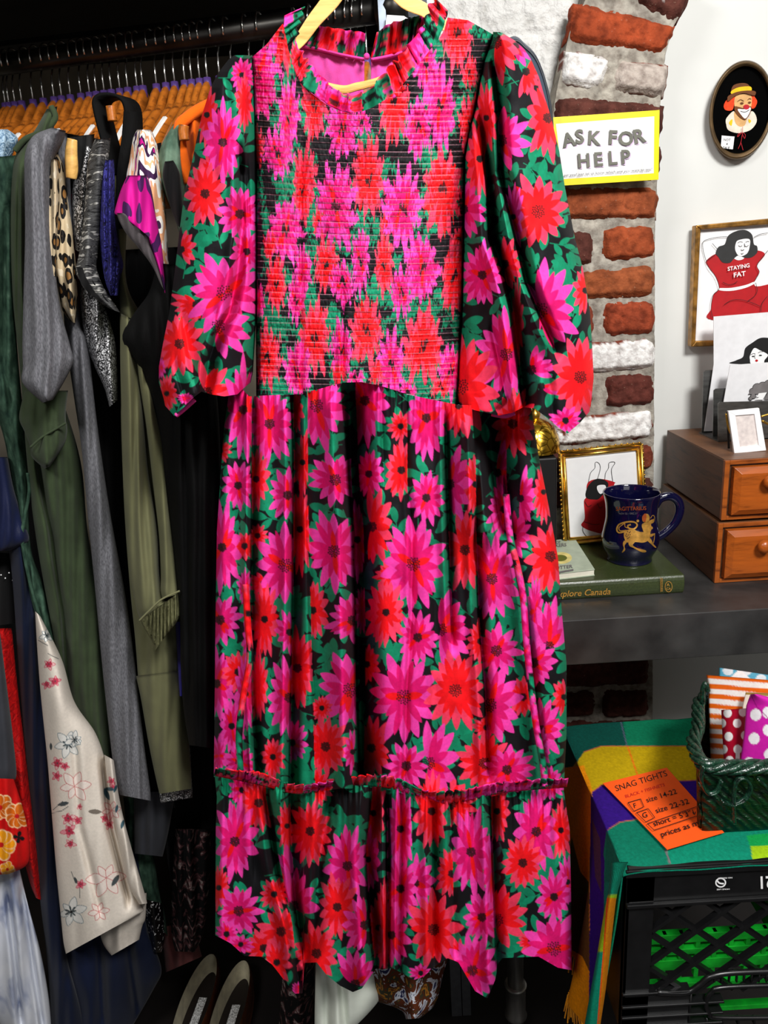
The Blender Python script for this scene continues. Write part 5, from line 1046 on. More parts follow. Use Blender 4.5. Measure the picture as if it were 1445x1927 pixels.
A.fill(E5([(510, 440), (560, 320), (680, 255), (800, 245), (890, 310), (915, 440), (960, 470), (960, 560), (880, 625), (790, 630), (700, 600), (640, 640), (580, 700), (480, 695), (420, 620), (385, 570), (420, 480)]), m_hair)
A.fill(E5([(660, 440), (700, 385), (850, 370), (855, 480), (820, 570), (740, 610), (690, 590), (655, 520)]), m_skin)
for L in ([(690, 425), (720, 408), (760, 415)], [(800, 415), (830, 403), (850, 408)], [(700, 460), (725, 475), (750, 462)], [(790, 465), (815, 475), (840, 455)], [(735, 570), (752, 578), (768, 565)], [(735, 515), (750, 528), (780, 515)], [(785, 430), (790, 480)]): A.line(E5(L), .9, INK)
for L in ([(560, 338), (400, 345), (240, 385), (200, 440), (215, 560), (250, 675)], [(915, 345), (1010, 300), (1110, 285)], [(335, 430), (405, 510)], [(1070, 580), (1110, 530)], [(480, 970), (560, 1005), (650, 985), (685, 955)], [(500, 1285), (600, 1225), (720, 1215), (850, 1245), (1010, 1310)], [(940, 980), (960, 1080), (930, 1160), (830, 1235)], [(1010, 1380), (1030, 1270), (1100, 1170)], [(250, 675), (290, 770), (385, 900), (430, 1060), (350, 1150), (318, 1340), (345, 1480)], [(250, 675), (390, 575)], [(1070, 580), (960, 735), (990, 830), (930, 950)]): A.line(E5(L), .9, INK)
A.text('STAYING', *e5(550, 815), 7.4, WH, 10, .02, .1, .98); A.text('FAT', *e5(630, 905), 8.6, WH, 9, .02, .1, 1.1)
A.build('print', po)
gl = N('picture_glass', .05); gl.b.inputs['Transmission Weight'].default_value = 1; gl.b.inputs['IOR'].default_value = 1.1

# ---- framed print behind the mug (leans on the brick)
YFm = 1.47
fp = thing('framed_print', PZ(1130, 1024, ZD), 'ornate beaded brass frame with drawing of woman in red raising her arms', 'picture')
b = MB(); fr = [((1054, 852), (1206, 836)), ((1206, 836), (1214, 1010)), ((1214, 1010), (1064, 1022)), ((1064, 1022), (1054, 852))]
for (x0, y0), (x1, y1) in fr:
    a0, a1 = P(x0, y0, YFm), P(x1, y1, YFm); cc = P(1134, 932, YFm); off = []
    for a_ in (a0, a1):
        v = cc - a_; off.append(a_ + v / np.linalg.norm(v) * .0105)
    b.tube([a0, a1], .0042, M['brass'], 10); b.tube([off[0], off[1]], .0034, M['brass'], 10)
b.build('frame', fp, True)
b = MB()
for (x0, y0), (x1, y1) in fr[:2] + fr[3:]:
    nn = 14 if abs(y1 - y0) < 60 else 22
    for k in range(nn):
        t = (k + .5) / nn; p = P(x0 + (x1 - x0) * t, y0 + (y1 - y0) * t, YFm - .002); cc = P(1134, 932, YFm); v = (p - cc); v /= np.linalg.norm(v); b.ball(p + v * .0042, .0022, M['brass'], 8, 5)
b.build('beading', fp, True)
b = MB(); b.slab([(1062, 862), (1200, 848), (1206, 1006), (1070, 1018)], YFm + .002, .006, WH); b.build('backing', fp)
def e3(X, Y): return 990 + X / 3.176, 780 + Y / 3.176
E3 = lambda L: [e3(*p) for p in L]
A = Art(onY(YFm + .001, .0002)); A.fill([(1066, 866), (1198, 852), (1203, 1004), (1072, 1016)], WH, smooth=False)
A.fill(E3([(368, 408), (440, 385), (530, 405), (525, 425), (520, 560), (480, 700), (400, 700), (330, 665), (350, 620), (345, 520), (360, 490)]), m_redi)
A.fill(E3([(355, 470), (375, 420), (420, 385), (475, 395), (490, 430), (440, 500), (400, 508), (362, 500)]), INK)
A.fill(E3([(428, 425), (470, 422), (475, 450), (445, 475), (425, 450)]), m_skin)
for L in ([(372, 405), (385, 350), (410, 320), (412, 290), (425, 285), (440, 300), (442, 330), (425, 390)], [(470, 388), (475, 350), (492, 320), (495, 290), (520, 283), (530, 292), (510, 330), (518, 400)], [(340, 665), (340, 700), (370, 735), (410, 742), (432, 725)], [(345, 640), (400, 658), (440, 655)], [(425, 530), (440, 560), (455, 550)], [(350, 520), (370, 550), (390, 540)]): A.line(E3(L), .9, INK)
A.build('print', fp)

# ---- gold bell and dark boxes behind
bl = thing('brass_dome', P(1015, 850, 1.44), 'shiny engraved brass dome with finial half hidden behind the floral dress', 'ornament')
c = P(1006, 846, 1.44); q_ = N('engraved_brass', .22, 1, .5); v_ = q_.n('ShaderNodeTexVoronoi'); v_.feature = 'DISTANCE_TO_EDGE'; v_.inputs['Scale'].default_value = 60; q_.l(q_.co(), v_.inputs['Vector']); q_.base(q_.ramp(v_.outputs['Distance'], [(.0, (96, 66, 16)), (.08, (224, 178, 62))])); q_.bump(v_.outputs['Distance'], .4, .003); m_dome = q_.m
b = MB(); prof = [(.048, -.002), (.0475, .004), (.047, .012), (.044, .026), (.037, .042), (.026, .053), (.014, .059), (.009, .061)]
b.lathe(c, prof, m_dome, 40); b.build('dome', bl, True)
b = MB(); b.lathe((c[0], c[1], c[2]), [(.009, .060), (.011, .066), (.010, .072), (.005, .078), (.008, .083), (.009, .088), (.006, .095), (.003, .1), (0, .102)], M['brass'], 20); b.build('finial', bl, True)
b = MB(); p0 = PZ(1000, 1010, ZD); zt = float(P(1006, 850, 1.44)[2]); b.box((P(960, 900, 1.44)[0], 1.39, ZD), (P(1046, 900, 1.40)[0], 1.485, zt - .002), M['black_board'])
tag(bevel(b.build('black_box'), .003), 'black box under the brass dome beside the beaded frame', 'box')

# ---- green book, mug, small book
m_green = mat('green_leatherette', (52, 62, 30), .35, var=.12, scale=300, bump=.15, spec=.6)
bk = thing('green_book', PZ(1170, 1120, ZD), 'large olive green hardback with gold spine lettering Explore Canada, under blue mug', 'book')
n0 = PZ(1287, 1117, ZD); YBk = float(n0[1]); zb = float(P(1288, 1083, YBk)[2])
fl_, fr_ = P(960, 1130, YBk)[0], float(n0[0]); bkY = float(PZ(1240, 1013, zb)[1]); bkx = fr_ - .01
b = MB(); nseg = 9; prof_ = []
for k in range(nseg + 1):
    a = -math.pi / 2 + math.pi * k / nseg; prof_.append((YBk + .006 - .006 * math.cos(a), (ZD + zb) / 2 + (zb - ZD) / 2 * math.sin(a)))
prof_ = [(bkY, ZD)] + prof_ + [(bkY, zb)]
n_ = len(prof_); V = [(fl_, y, z) for y, z in prof_] + [(fr_, y, z) for y, z in prof_]; F = [(k, (k + 1) % n_, n_ + (k + 1) % n_, n_ + k)[::-1] for k in range(n_)] + [tuple(range(n_)), tuple(range(n_, 2 * n_))[::-1]]
b.add(V, F, m_green); bevel(b.build('cover', bk), .0012)
A = Art(onY(YBk - .0006)); A.text('Explore Canada', 1041, 1124, 11.5, M['gold_leaf'], 3.0, .012, .28, 1.02)
for k in range(10): A.line([(1244, 1112 - k * 2.6), (1247, 1112 - k * 2.6)], 1.3, M['gold_leaf'])
A.line([(1243.2, 1114), (1242.5, 1086)], .7, M['gold_leaf'])
A.line([(1258 + 6.6 * math.cos(a), 1104 + 9.6 * math.sin(a)) for a in np.linspace(0, 2 * math.pi, 16)[:-1]], 1.1, M['gold_leaf'], closed=True); A.text('A', 1254.5, 1103, 5.5, M['gold_leaf'], 0, .01); A.text('CA', 1253.5, 1110, 4.5, M['gold_leaf'], 0, .01)
A.build('spine_lettering', bk)
# small pale book
sb = thing('small_book', PZ(1080, 1087, zb), 'small pale green book with oval picture lying on the green book', 'book')
m_pg = mat('pale_green_cover', (176, 188, 166), .5, var=.04); z2 = zb + .013
cov = [(990, 1022), (1081, 1012), (1119, 1071), (990, 1086)]
cv_ = np.array(cov, float); top = PZ(cv_[:, 0], cv_[:, 1], z2)
b = MB(); b.prism(top, (0, 0, -.0018), m_pg); bevel(b.build('cover', sb), .0005)
pg = top.copy(); ctr = pg.mean(0); pg = ctr + (pg - ctr) * .985; pg[:, 2] = z2 - .0019
b = MB(); b.prism(pg, (0, 0, -.0095), M['offwhite']); b.build('pages', sb)
lo = top.copy(); lo[:, 2] = zb + .0017; b = MB(); b.prism(lo, (0, 0, -.0016), m_pg); b.build('cover', sb)
A = Art(onZ(z2)); A.fill([(1056 + 20 * math.cos(a), 1050 + 11 * math.sin(a)) for a in np.linspace(0, 6.28, 14)[:-1]], mat('cream_oval', (226, 210, 130), .6)); A.fill([(1054 + 13 * math.cos(a), 1050 + 6 * math.sin(a)) for a in np.linspace(0, 6.28, 9)[:-1]], mat('green_frog_tone', (96, 104, 30), .6))
A.text('OP', 1046, 1023, 4.6, m_greyi, 5, .01); A.text('NKERS', 1038, 1030, 6, m_greyi, 5, .015, 0, 1.1); A.text('POTTER', 1040, 1072, 6, m_greyi, 6, .015, 0, 1.2); A.line([(1052, 1072 + 5), (1079, 1072)], 3.2, m_greyi); A.build('title', sb)
# mug
mgz = zb; cb = PZ(1184, 1052, mgz)
q_ = N('cobalt_glaze', .08, 0, .7); q_.b.inputs['Base Color'].default_value = (*s2l((10, 10, 46)), 1); q_.b.inputs['Coat Weight'].default_value = .6; m_mug = q_.m
mug = thing('mug', cb, 'dark cobalt blue mug with gold centaur and SAGITTARIUS lettering on green book', 'mug')
depth = float(np.dot(cb - EYE, fwd)); pxm = depth / FPX
zt_ = float(P(1187, 925, cb[1])[2]) ; Hm = zt_ - mgz
R0 = 48.5 * pxm
prof = [(0, 0), (.80, 0), (.84, .01), (.83, .04), (.87, .09), (.97, .16), (1.06, .26), (1.07, .36), (1.02, .48), (.96, .60), (.955, .72), (.985, .84), (1.05, .955), (1.06, .985), (1.045, 1.0), (1.0, .985), (.94, .88), (.90, .7), (.92, .5), (1.0, .3), (.8, .06), (0, .05)]
pm = np.array(prof); pmS = crom(pm[1:], 3)
b = MB(); b.lathe(cb, [(r * R0, z * Hm) for r, z in pmS], m_mug, 56); b.build('body', mug, True)
RM = max(r for r, z in prof) * R0
hp_ = crom([(1232, 952), (1243, 938), (1262, 934), (1276, 944), (1279, 962), (1270, 984), (1252, 1002), (1236, 1012)], 8)
b = MB(); b.tube(P(hp_[:, 0], hp_[:, 1], cb[1] - .002), [.0062] * len(hp_), m_mug, 14, flat=1.35); b.build('handle', mug, True)
def onMug(x, y, k):
    d = dirs(x, y); out = []
    rr = np.interp
    ox, oy = EYE[0] - cb[0], EYE[1] - cb[1]; A_ = d[..., 0] ** 2 + d[..., 1] ** 2; B_ = 2 * (ox * d[..., 0] + oy * d[..., 1])
    r = np.full(np.shape(x), RM)
    for _ in range(6):
        C_ = ox * ox + oy * oy - r ** 2; disc = np.maximum(B_ ** 2 - 4 * A_ * C_, 0); t = (-B_ - np.sqrt(disc)) / (2 * A_)
        z = EYE[2] + t * d[..., 2]; zz = np.clip((z - mgz) / Hm, 0, 1)
        r = np.interp(zz, [p[1] for p in prof[2:14]], [p[0] for p in prof[2:14]]) * R0 + .0004 + .00006 * k
    return EYE + d * t[..., None]
def e6(X, Y): return 1120 + X / 8.5, 900 + Y / 8.5
E6 = lambda L: [e6(*p) for p in L]
A = Art(onMug); A.sub = 1; GL = M['gold_leaf']; m_cop = mat('copper_leaf', (190, 92, 48), .4, .5)
A.text('SAGITTARIUS', *e6(330, 520), 7.2, m_cop, 1.5, .012, 0, .93); A.text('NOV 22 - DEC 21', *e6(380, 580), 3.2, m_greyi, 1, .0)
A.fill(E6([(470, 850), (600, 815), (680, 850), (770, 860), (870, 850), (880, 930), (840, 1000), (760, 1030), (640, 1020), (520, 1030), (465, 960)]), GL)
A.fill(E6([(745, 740), (800, 705), (880, 710), (895, 780), (880, 860), (790, 875), (755, 810)]), GL)
A.fill(E6([(800, 800), (900, 770), (915, 810), (820, 845)]), GL); A.fill(E6([(850, 690), (930, 650), (950, 660), (930, 710), (870, 730)]), GL)
A.fill(E6([(750, 620), (790, 570), (850, 580), (870, 640), (850, 690), (800, 700), (760, 690)]), GL); A.fill(E6([(750, 620), (790, 565), (820, 590), (805, 690), (765, 690)]), m_cop)
A.fill(E6([(460, 1000), (510, 1010), (470, 1080), (480, 1140), (450, 1180), (425, 1185), (455, 1120), (440, 1060)]), GL)
A.fill(E6([(540, 1010), (640, 1010), (600, 1070), (680, 1120), (800, 1150), (810, 1180), (740, 1180), (620, 1120), (545, 1080)]), GL)
A.fill(E6([(820, 980), (880, 960), (930, 1050), (975, 1100), (960, 1112), (900, 1060)]), GL); A.fill(E6([(880, 900), (945, 880), (955, 895), (890, 940)]), GL); A.line(E6([(950, 880), (945, 960), (930, 1040)]), 1.2, GL)
A.line(E6([(480, 850), (380, 870), (345, 820), (380, 740), (500, 700), (620, 700), (670, 750), (620, 810), (540, 800), (520, 760), (570, 740)]), 3.0, GL); A.line(E6([(500, 830), (400, 840), (380, 790), (440, 740), (470, 720), (480, 780), (560, 800)]), 1.6, GL)
A.line(E6([(885, 640), (910, 600), (940, 600), (950, 650)]), 1.2, GL); A.dot(*e6(680, 683), 2.6, GL)
for x, y in ((520, 850), (545, 870), (500, 890), (530, 905), (560, 900), (510, 930), (545, 940), (525, 960), (490, 920), (560, 855)): A.dot(*e6(x, y), .8, m_mug)
A.build('gold_transfer', mug)

# ---- card holder, cards, small white frame on the cabinet
ZT2 = ZT + .001
ch_ = thing('card_holder', PZ(1350, 830, ZT2), 'brushed steel three-tier card holder standing on the upper drawer unit', 'holder')
def e8(X, Y): return 1300 + X / 6.648, 580 + Y / 6.648
E8 = lambda L: [e8(*p) for p in L]
pf = PZ(1350, 832, ZT2); Yh0 = float(pf[1]); m_ss = mat('satin_steel', (112, 112, 110), .35, .85, var=.15, scale=120, stretch=(.3, 1, 1))
Yh2 = float(PZ(*e8(135, 1560), ZT2)[1]); Yh1 = (Yh0 + Yh2) / 2
b = MB(); b.slab([e8(340, 1665), e8(340, 1195), e8(360, 1175), (1500, 753), (1500, 826)], Yh0, .002, m_ss); b.build('front_panel', ch_)
b = MB(); b.slab([e8(275, 1600), e8(285, 1030), e8(310, 1008), (1500, 722), (1500, 812)], Yh1, .002, m_ss); b.build('middle_panel', ch_)
b = MB(); b.slab([e8(135, 1560), e8(160, 800), e8(185, 778), (1500, 690), (1500, 808)], Yh2, .002, m_ss); b.build('rear_panel', ch_)
xh = float(P(*e8(340, 1665), Yh0)[0]); b = MB(); b.box((xh - .0, Yh0, ZT2), (xh + .3, Yh2, ZT2 + .002), m_ss); b.build('base', ch_)
q_ = N('clear_sleeve', .15, 0, .5); q_.b.inputs['Base Color'].default_value = (.93, .93, .93, 1); m_card = mat('card_stock', (228, 228, 230), .4, var=.02)
def card(name, pts, Y, label, art):
    t = thing(name, P(*pts[0], Y), label, 'card', 'greeting cards in the steel holder'); b = MB(); b.slab(pts, Y, .0012, m_card); b.build('card_sheet', t)
    A = Art(onY(Y - .0002)); art(A); A.build('print', t); return t
def art1(A):
    A.fill(E8([(525, 695), (560, 655), (650, 610), (680, 500), (770, 430), (860, 375), (960, 370), (1100, 400), (1200, 520), (1250, 700)]), INK)
    A.fill(E8([(740, 590), (790, 500), (860, 525), (950, 570), (960, 600), (920, 650), (900, 700), (760, 700), (738, 640)]), m_skin)
    A.line(E8([(745, 585), (780, 568), (805, 570)]), 1, INK); A.line(E8([(840, 560), (870, 545), (900, 545)]), 1, INK); A.dot(*e8(778, 603), 2.6, INK, 1.2); A.dot(*e8(870, 590), 3, INK, 1.3); A.dot(*e8(822, 655), 2.6, m_redi, 2.2); A.line(E8([(802, 575), (798, 620), (812, 628)]), .6, INK)
def art2(A):
    for g_, m_ in ((1.0, INK), (0.0, m_greyi)):
        for x, y, r in ((770, 1040, 5.5), (830, 1000, 8.5), (900, 985, 9), (980, 965, 10), (1060, 990, 12)): A.dot(*e8(x, y), r + g_, m_)
        A.fill([(e8(720, 1068)[0] - g_, e8(0, 1076)[1] + g_), (e8(760, 1020)[0], e8(0, 1020)[1]), e8(1100, 1000), (e8(1100, 0)[0], e8(0, 1066)[1] + g_)], m_, smooth=False)
        A.dot(*e8(780, 1100), 4.5 + g_, m_); A.dot(*e8(745, 1130), 3 + g_, m_)
    A.fill(E8([(820, 1112), (850, 1064), (955, 1052), (905, 1145), (800, 1145), (855, 1112)]), WH, smooth=False); A.line(E8([(955, 1052), (905, 1140)]), 1, INK)
    A.fill(E8([(960, 1056), (1100, 1060), (1100, 1140), (920, 1142)]), m_greyi, smooth=False)
card('greeting_card', [e8(283, 105), (1500, 583), (1500, 805), e8(165, 1540), e8(285, 700)], Yh2 - .008, 'tall white card with black-haired woman face, rearmost in the card holder', art1)
card('greeting_card', [e8(490, 712), (1500, 678), (1500, 800), e8(385, 1300)], Yh1 - .008, 'white card printed with grey storm cloud, in front in the card holder', art2)
wf = thing('small_white_frame', PZ(1382, 852, ZT2), 'tiny white picture frame standing before the steel card holder', 'frame')
Yw = float(PZ(1385, 853, ZT2)[1]) + .003
o4 = [e8(468, 1288), e8(855, 1250), e8(942, 1780), e8(545, 1818)]; i4 = [e8(558, 1345), e8(795, 1325), e8(850, 1715), e8(615, 1740)]
o4, i4 = np.array(o4), np.array(i4)
def lean(q): q = np.array(q, float); f = 1 - (q[:, 1] - 770) / 85; return P(q[:, 0], q[:, 1], Yw + .012 * f)
b = MB()
for k in range(4):
    j = (k + 1) % 4; b.prism(lean([o4[k], o4[j], i4[j], i4[k]]), (0, .006, 0), M['white'])
bevel(b.build('frame', wf), .0006)
b = MB(); pp = lean(i4 + (i4.mean(0) - i4) * -.06); pp[:, 1] += .003; b.prism(pp, (0, .002, 0), mat('faded_photo', (212, 202, 198), .4, var=.06, scale=120)); b.build('picture', wf)
b = MB(); q = lean([(1368, 776), (1385, 850)]); b.tube([q[0] + np.array([.004, .008, 0]), q[1] + np.array([.0, .03, 0])], .002, M['black'], 6); b.build('stand', wf)
br = thing('brass_oval_frame', P(1440, 800, Yh0 - .03), 'brass frame rim peeking out behind the tiny white frame', 'frame')
b = MB(); q = crom([(1366, 778), (1369, 800), (1374, 815)], 5); b.tube(P(q[:, 0], q[:, 1], Yw + .02), .0016, M['brass'], 8); q = crom([(1432, 784), (1450, 779), (1480, 776)], 5); b.tube(P(q[:, 0], q[:, 1], Yw + .02), .0018, M['brass'], 8); q = crom([(1434, 792), (1450, 799), (1480, 800)], 5); b.tube(P(q[:, 0], q[:, 1], Yw + .02), .0022, M['brass'], 8); b.tube([P(1374, 815, Yw + .02), P(1434, 792, Yw + .02)], .0015, M['brass'], 8); b.build('rim', br, True)

# ---- slate padded back behind the shoulder, metal fixture behind hanger
m_slate = mat('slate_vinyl', (66, 76, 90), .45, var=.06, scale=20, spec=.5)
q = crom([(960, 70), (990, 84), (1012, 110), (1030, 160), (1040, 215), (1040, 260), (1020, 300), (960, 320), (900, 250), (905, 130)], 8, True)
ch2 = thing('padded_chair_back', P(985, 200, 1.36), 'slate grey padded vinyl back curving behind the dress right shoulder', 'chair back')
c2 = q.mean(0); V = [P(*c2, 1.335)]; F = []
rings = [(.3, 1.336), (.6, 1.339), (.85, 1.346), (.96, 1.354), (1.0, 1.368), (.97, 1.385), (.5, 1.395)]
n_ = len(q)
for f, y in rings: r = c2 + (q - c2) * f; V += list(P(r[:, 0], r[:, 1], y))
F = [(0, 1 + (k + 1) % n_, 1 + k) for k in range(n_)] + [(1 + i * n_ + k, 1 + i * n_ + (k + 1) % n_, 1 + (i + 1) * n_ + (k + 1) % n_, 1 + (i + 1) * n_ + k) for i in range(len(rings) - 1) for k in range(n_)] + [tuple(1 + (len(rings) - 1) * n_ + k for k in range(n_))]
mk('cushion', V, F, m_slate, ch2, True)
b = MB(); r = c2 + (q - c2) * .93; b.tube(np.vstack([P(r[:, 0], r[:, 1], 1.350), P(r[:1, 0], r[:1, 1], 1.350)]), .0022, mat('dark_piping', (34, 40, 48), .4), 8); b.build('piping', ch2, True)
b = MB(); pc = P(960, 250, 1.38); b.tube([(pc[0], 1.38, ZD), (pc[0], 1.38, pc[2] + .03)], .010, M['black_steel'], 12); b.lathe((pc[0], 1.38, ZD), [(0, .008), (.05, .006), (.052, 0), (0, 0)], M['black_steel'], 24); b.build('stem', ch2, True)
fx = thing('metal_wall_fixture', P(740, 60, 1.30), 'pale blue grey metal door panel behind the pale wooden hanger', 'fixture')
m_blue = mat('blue_grey_metal', (150, 162, 176), .4, .4, var=.08)
b = MB(); b.slab([(708, -40), (722, -40), (730, 90), (716, 90)], 1.30, .06, m_blue); b.build('upright', fx)
b = MB(); b.slab([(722, -40), (812, -40), (818, 90), (730, 90)], 1.33, .02, mat('pale_metal', (178, 184, 190), .35, .3, var=.12, scale=20)); b.build('panel', fx)
b = MB(); b.slab([(738, -10), (742, -40), (800, -40), (806, 40), (760, 30), (740, 22)], 1.322, .006, mat('dark_glass', (52, 58, 66), .2, spec=.7)); b.build('window_pane', fx)
pt = MB(); pt.slab([(728, 28), (760, 30), (772, 38), (768, 60), (724, 60)], 1.29, .002, M['white']); tag(pt.build('white_paper_tag', None), 'white paper tag showing below the pale wooden hanger', 'tag')
# ================================================================ crate, blanket, basket, parcels
YK = .86
tl = P(1180, 1636, YK); XK = float(tl[0]); ZK = float(tl[2]) + .004; DK = .33; WK = .33
m_crate = mat('black_crate_plastic', (16, 16, 17), .32, var=.2, scale=40, spec=.6, bump=.05)
m_gcr = mat('green_crate_plastic', (24, 190, 50), .35, var=.1, spec=.5)
cr = thing('milk_crate', (XK, YK, ZK - .30), 'black plastic milk crate with upside-down white 21 on its rim, under blanket', 'crate')
b = MB(); x1 = XK + WK
def sx(px, py): p = P(px, py, YK); return p[0], p[2]
# rails and posts
zt = ZK; rails = []
def hb(z0, z1, d=.010, x0=XK, xx=x1): b.box((x0, YK, z0), (xx, YK + d, z1), m_crate)
z_r0, z_r1 = sx(1300, 1628)[1], sx(1300, 1692)[1]
hb(z_r1, z_r0, .012); b.box((XK - .003, YK - .005, z_r0 - .012), (x1, YK + .012, z_r0), m_crate); b.box((XK, YK - .006, z_r1 - .006), (x1, YK + .012, z_r1), m_crate); b.box((XK, YK - .004, ZK - .004), (x1, YK + DK, ZK), m_crate)
b.box((XK, YK, ZK - .30), (XK + .040, YK + .012, z_r0), m_crate); b.box((XK, YK, ZK - .30), (XK + .006, YK + DK, ZK), m_crate); b.box((x1 - .006, YK, ZK - .30), (x1, YK + DK, ZK), m_crate); b.box((XK, YK + DK - .006, ZK - .30), (x1, YK + DK, ZK), m_crate)
for zpx in (1868, 1892, 1912, 1930): z = sx(1200, zpx)[1]; b.box((XK, YK - .004, z - .002), (XK + .15 if zpx > 1870 else XK + .10, YK + .012, z + .0015), m_crate)
hb(ZK - .30, sx(1200, 1875)[1], .010, XK, XK + .10)
cb_ = b.build('crate_shell', cr); bevel(cb_, .0012)
b = MB(); xa, xb_ = XK + .040, x1 - .03; zl0, zl1 = z_r1 - .006, sx(1300, 1872)[1]
def strip(p, q, w, m=m_crate, d=.009, y=None):
    p, q = np.array(p), np.array(q); v = (q - p) / np.linalg.norm(q - p); n = np.array([-v[1], v[0]]) * w / 2; y = YK if y is None else y
    b.prism([(p[0] - n[0], y, p[1] - n[1]), (q[0] - n[0], y, q[1] - n[1]), (q[0] + n[0], y, q[1] + n[1]), (p[0] + n[0], y, p[1] + n[1])], (0, d, 0), m)
hgt = zl0 - zl1; st = .068
for k in range(-5, 9):
    for sg_ in (1, -1):
        xs = xa + k * st; xe = xs + hgt * 1.15
        if sg_ < 0: p, q = (xs, zl0), (xe, zl1)
        else: p, q = (xs, zl1), (xe, zl0)
        # clip to bay
        def clip(p, q):
            (x0, z0), (x1_, z1_) = p, q
            if x1_ <= xa or x0 >= xb_: return None
            if x0 < xa: z0 = z0 + (z1_ - z0) * (xa - x0) / (x1_ - x0); x0 = xa
            if x1_ > xb_: z1_ = z0 + (z1_ - z0) * (xb_ - x0) / (x1_ - x0); x1_ = xb_
            return (x0, z0), (x1_, z1_)
        c_ = clip(p, q)
        if c_: strip(c_[0], c_[1], .0062, y=YK + (.001 if sg_ > 0 else .004)); 
b.build('lattice', cr)
b = MB(); hq = crom([sx(1236, 1866), sx(1290, 1866), sx(1316, 1852), sx(1340, 1835), sx(1400, 1828), sx(1560, 1824)], 6); b.tube([(x, YK - .001, z) for x, z in hq], .0042, m_crate, 8)
hq = crom([sx(1560, 1850), sx(1370, 1856), sx(1338, 1866), sx(1328, 1885), sx(1334, 1904), sx(1360, 1914), sx(1560, 1912)], 6); b.tube([(x, YK - .001, z) for x, z in hq], .0034, m_crate, 8)
for k in range(9): p = sx(1345 + k * 14, 1842); b.box((p[0] - .001, YK, p[1] - .007), (p[0] + .001, YK + .004, p[1] + .008), m_crate)
for px_ in (1300, 1330, 1360, 1390, 1420, 1450): a0 = sx(px_, 1868 if px_ < 1330 else 1916); b.box((a0[0] - .001, YK - .002, ZK - .3), (a0[0] + .001, YK + .006, a0[1]), m_crate)
b.build('hand_hole', cr, True)
A = Art(onY(YK - .0015)); A.text('21', 1455, 1649, 23, WH, 182, .02, 0, .9); A.build('number_marking', cr); A = Art(onY(YK - .0015))
A.line([(1356 + 9 * math.cos(a), 1661 + 8 * math.sin(a)) for a in np.linspace(0, 6.28, 14)[:-1]], 2.6, WH, closed=True); A.line([(1349, 1657), (1354, 1662), (1362, 1663)], 3, WH)
A.text('NO FINGER', 1378, 1650.5, 2.4, WH, 182, .02, 0, 1.5); A.text('HOLE USE', 1373, 1672, 2.4, WH, 182, .02, 0, 1.6); A.build('recycling_marking', cr)
# green crate seen through
gc = thing('green_crate', (XK + .03, YK + .06, ZK - .30), 'bright green plastic crate seen through the black crate lattice', 'crate')
b = MB(); yg = YK + .075
def gx(px, py): p = P(px, py, yg); return p[0], p[2]
for (y0, y1) in ((1758, 1774), (1786, 1796), (1806, 1824), (1850, 1862), (1898, 1906)):
    za, zb_ = gx(1300, y0)[1], gx(1300, y1)[1]; b.box((XK + .035, yg, zb_), (XK + .30, yg + .012, za), m_gcr)
for k in range(12): x = XK + .035 + k * .026; b.box((x, yg + .001, ZK - .29), (x + .007, yg + .010, gx(1300, 1758)[1]), m_gcr)
for k in range(2): x = XK + .035 + k * .26; b.box((x, yg, ZK - .29), (x + .006, yg + .22, gx(1300, 1758)[1]), m_gcr)
bevel(b.build('grid_wall', gc), .0008)

# blanket painted as its woven checks
CK = Canvas(1030, 1320, 1480, 1960, s2l((8, 120, 84)), 1.6)
TG, DG, YE, PU, TE, AM, OL = s2l((4, 116, 80)), s2l((2, 72, 62)), s2l((186, 156, 6)), s2l((46, 12, 118)), s2l((4, 128, 100)), s2l((232, 140, 4)), s2l((84, 72, 20))
CK.poly([(1030, 1320), (1480, 1320), (1480, 1400), (1303, 1404), (1132, 1404), (1099, 1415), (1075, 1450), (1030, 1470)], TG); CK.poly([(1030, 1320), (1166, 1320), (1180, 1402), (1132, 1404), (1099, 1415), (1075, 1450), (1030, 1470)], DG)
CK.poly([(1099, 1415), (1132, 1404), (1480, 1404), (1480, 1466), (1309, 1468), (1132, 1477), (1116, 1489), (1104, 1560), (1030, 1600), (1075, 1450)], YE)
CK.poly([(1116, 1489), (1132, 1477), (1309, 1468), (1480, 1462), (1480, 1530), (1197, 1542), (1166, 1547), (1144, 1561), (1136, 1620), (1118, 1640), (1108, 1600), (1112, 1520)], PU)
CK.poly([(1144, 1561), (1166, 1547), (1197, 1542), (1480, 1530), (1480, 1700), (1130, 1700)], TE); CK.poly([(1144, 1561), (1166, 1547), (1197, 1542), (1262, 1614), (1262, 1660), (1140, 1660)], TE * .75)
CK.poly([(1404, 1572), (1480, 1566), (1480, 1610), (1418, 1612)], s2l((10, 150, 70)))
CK.poly([(1412, 1592), (1480, 1590), (1480, 1620), (1416, 1620)], s2l((150, 190, 20)))
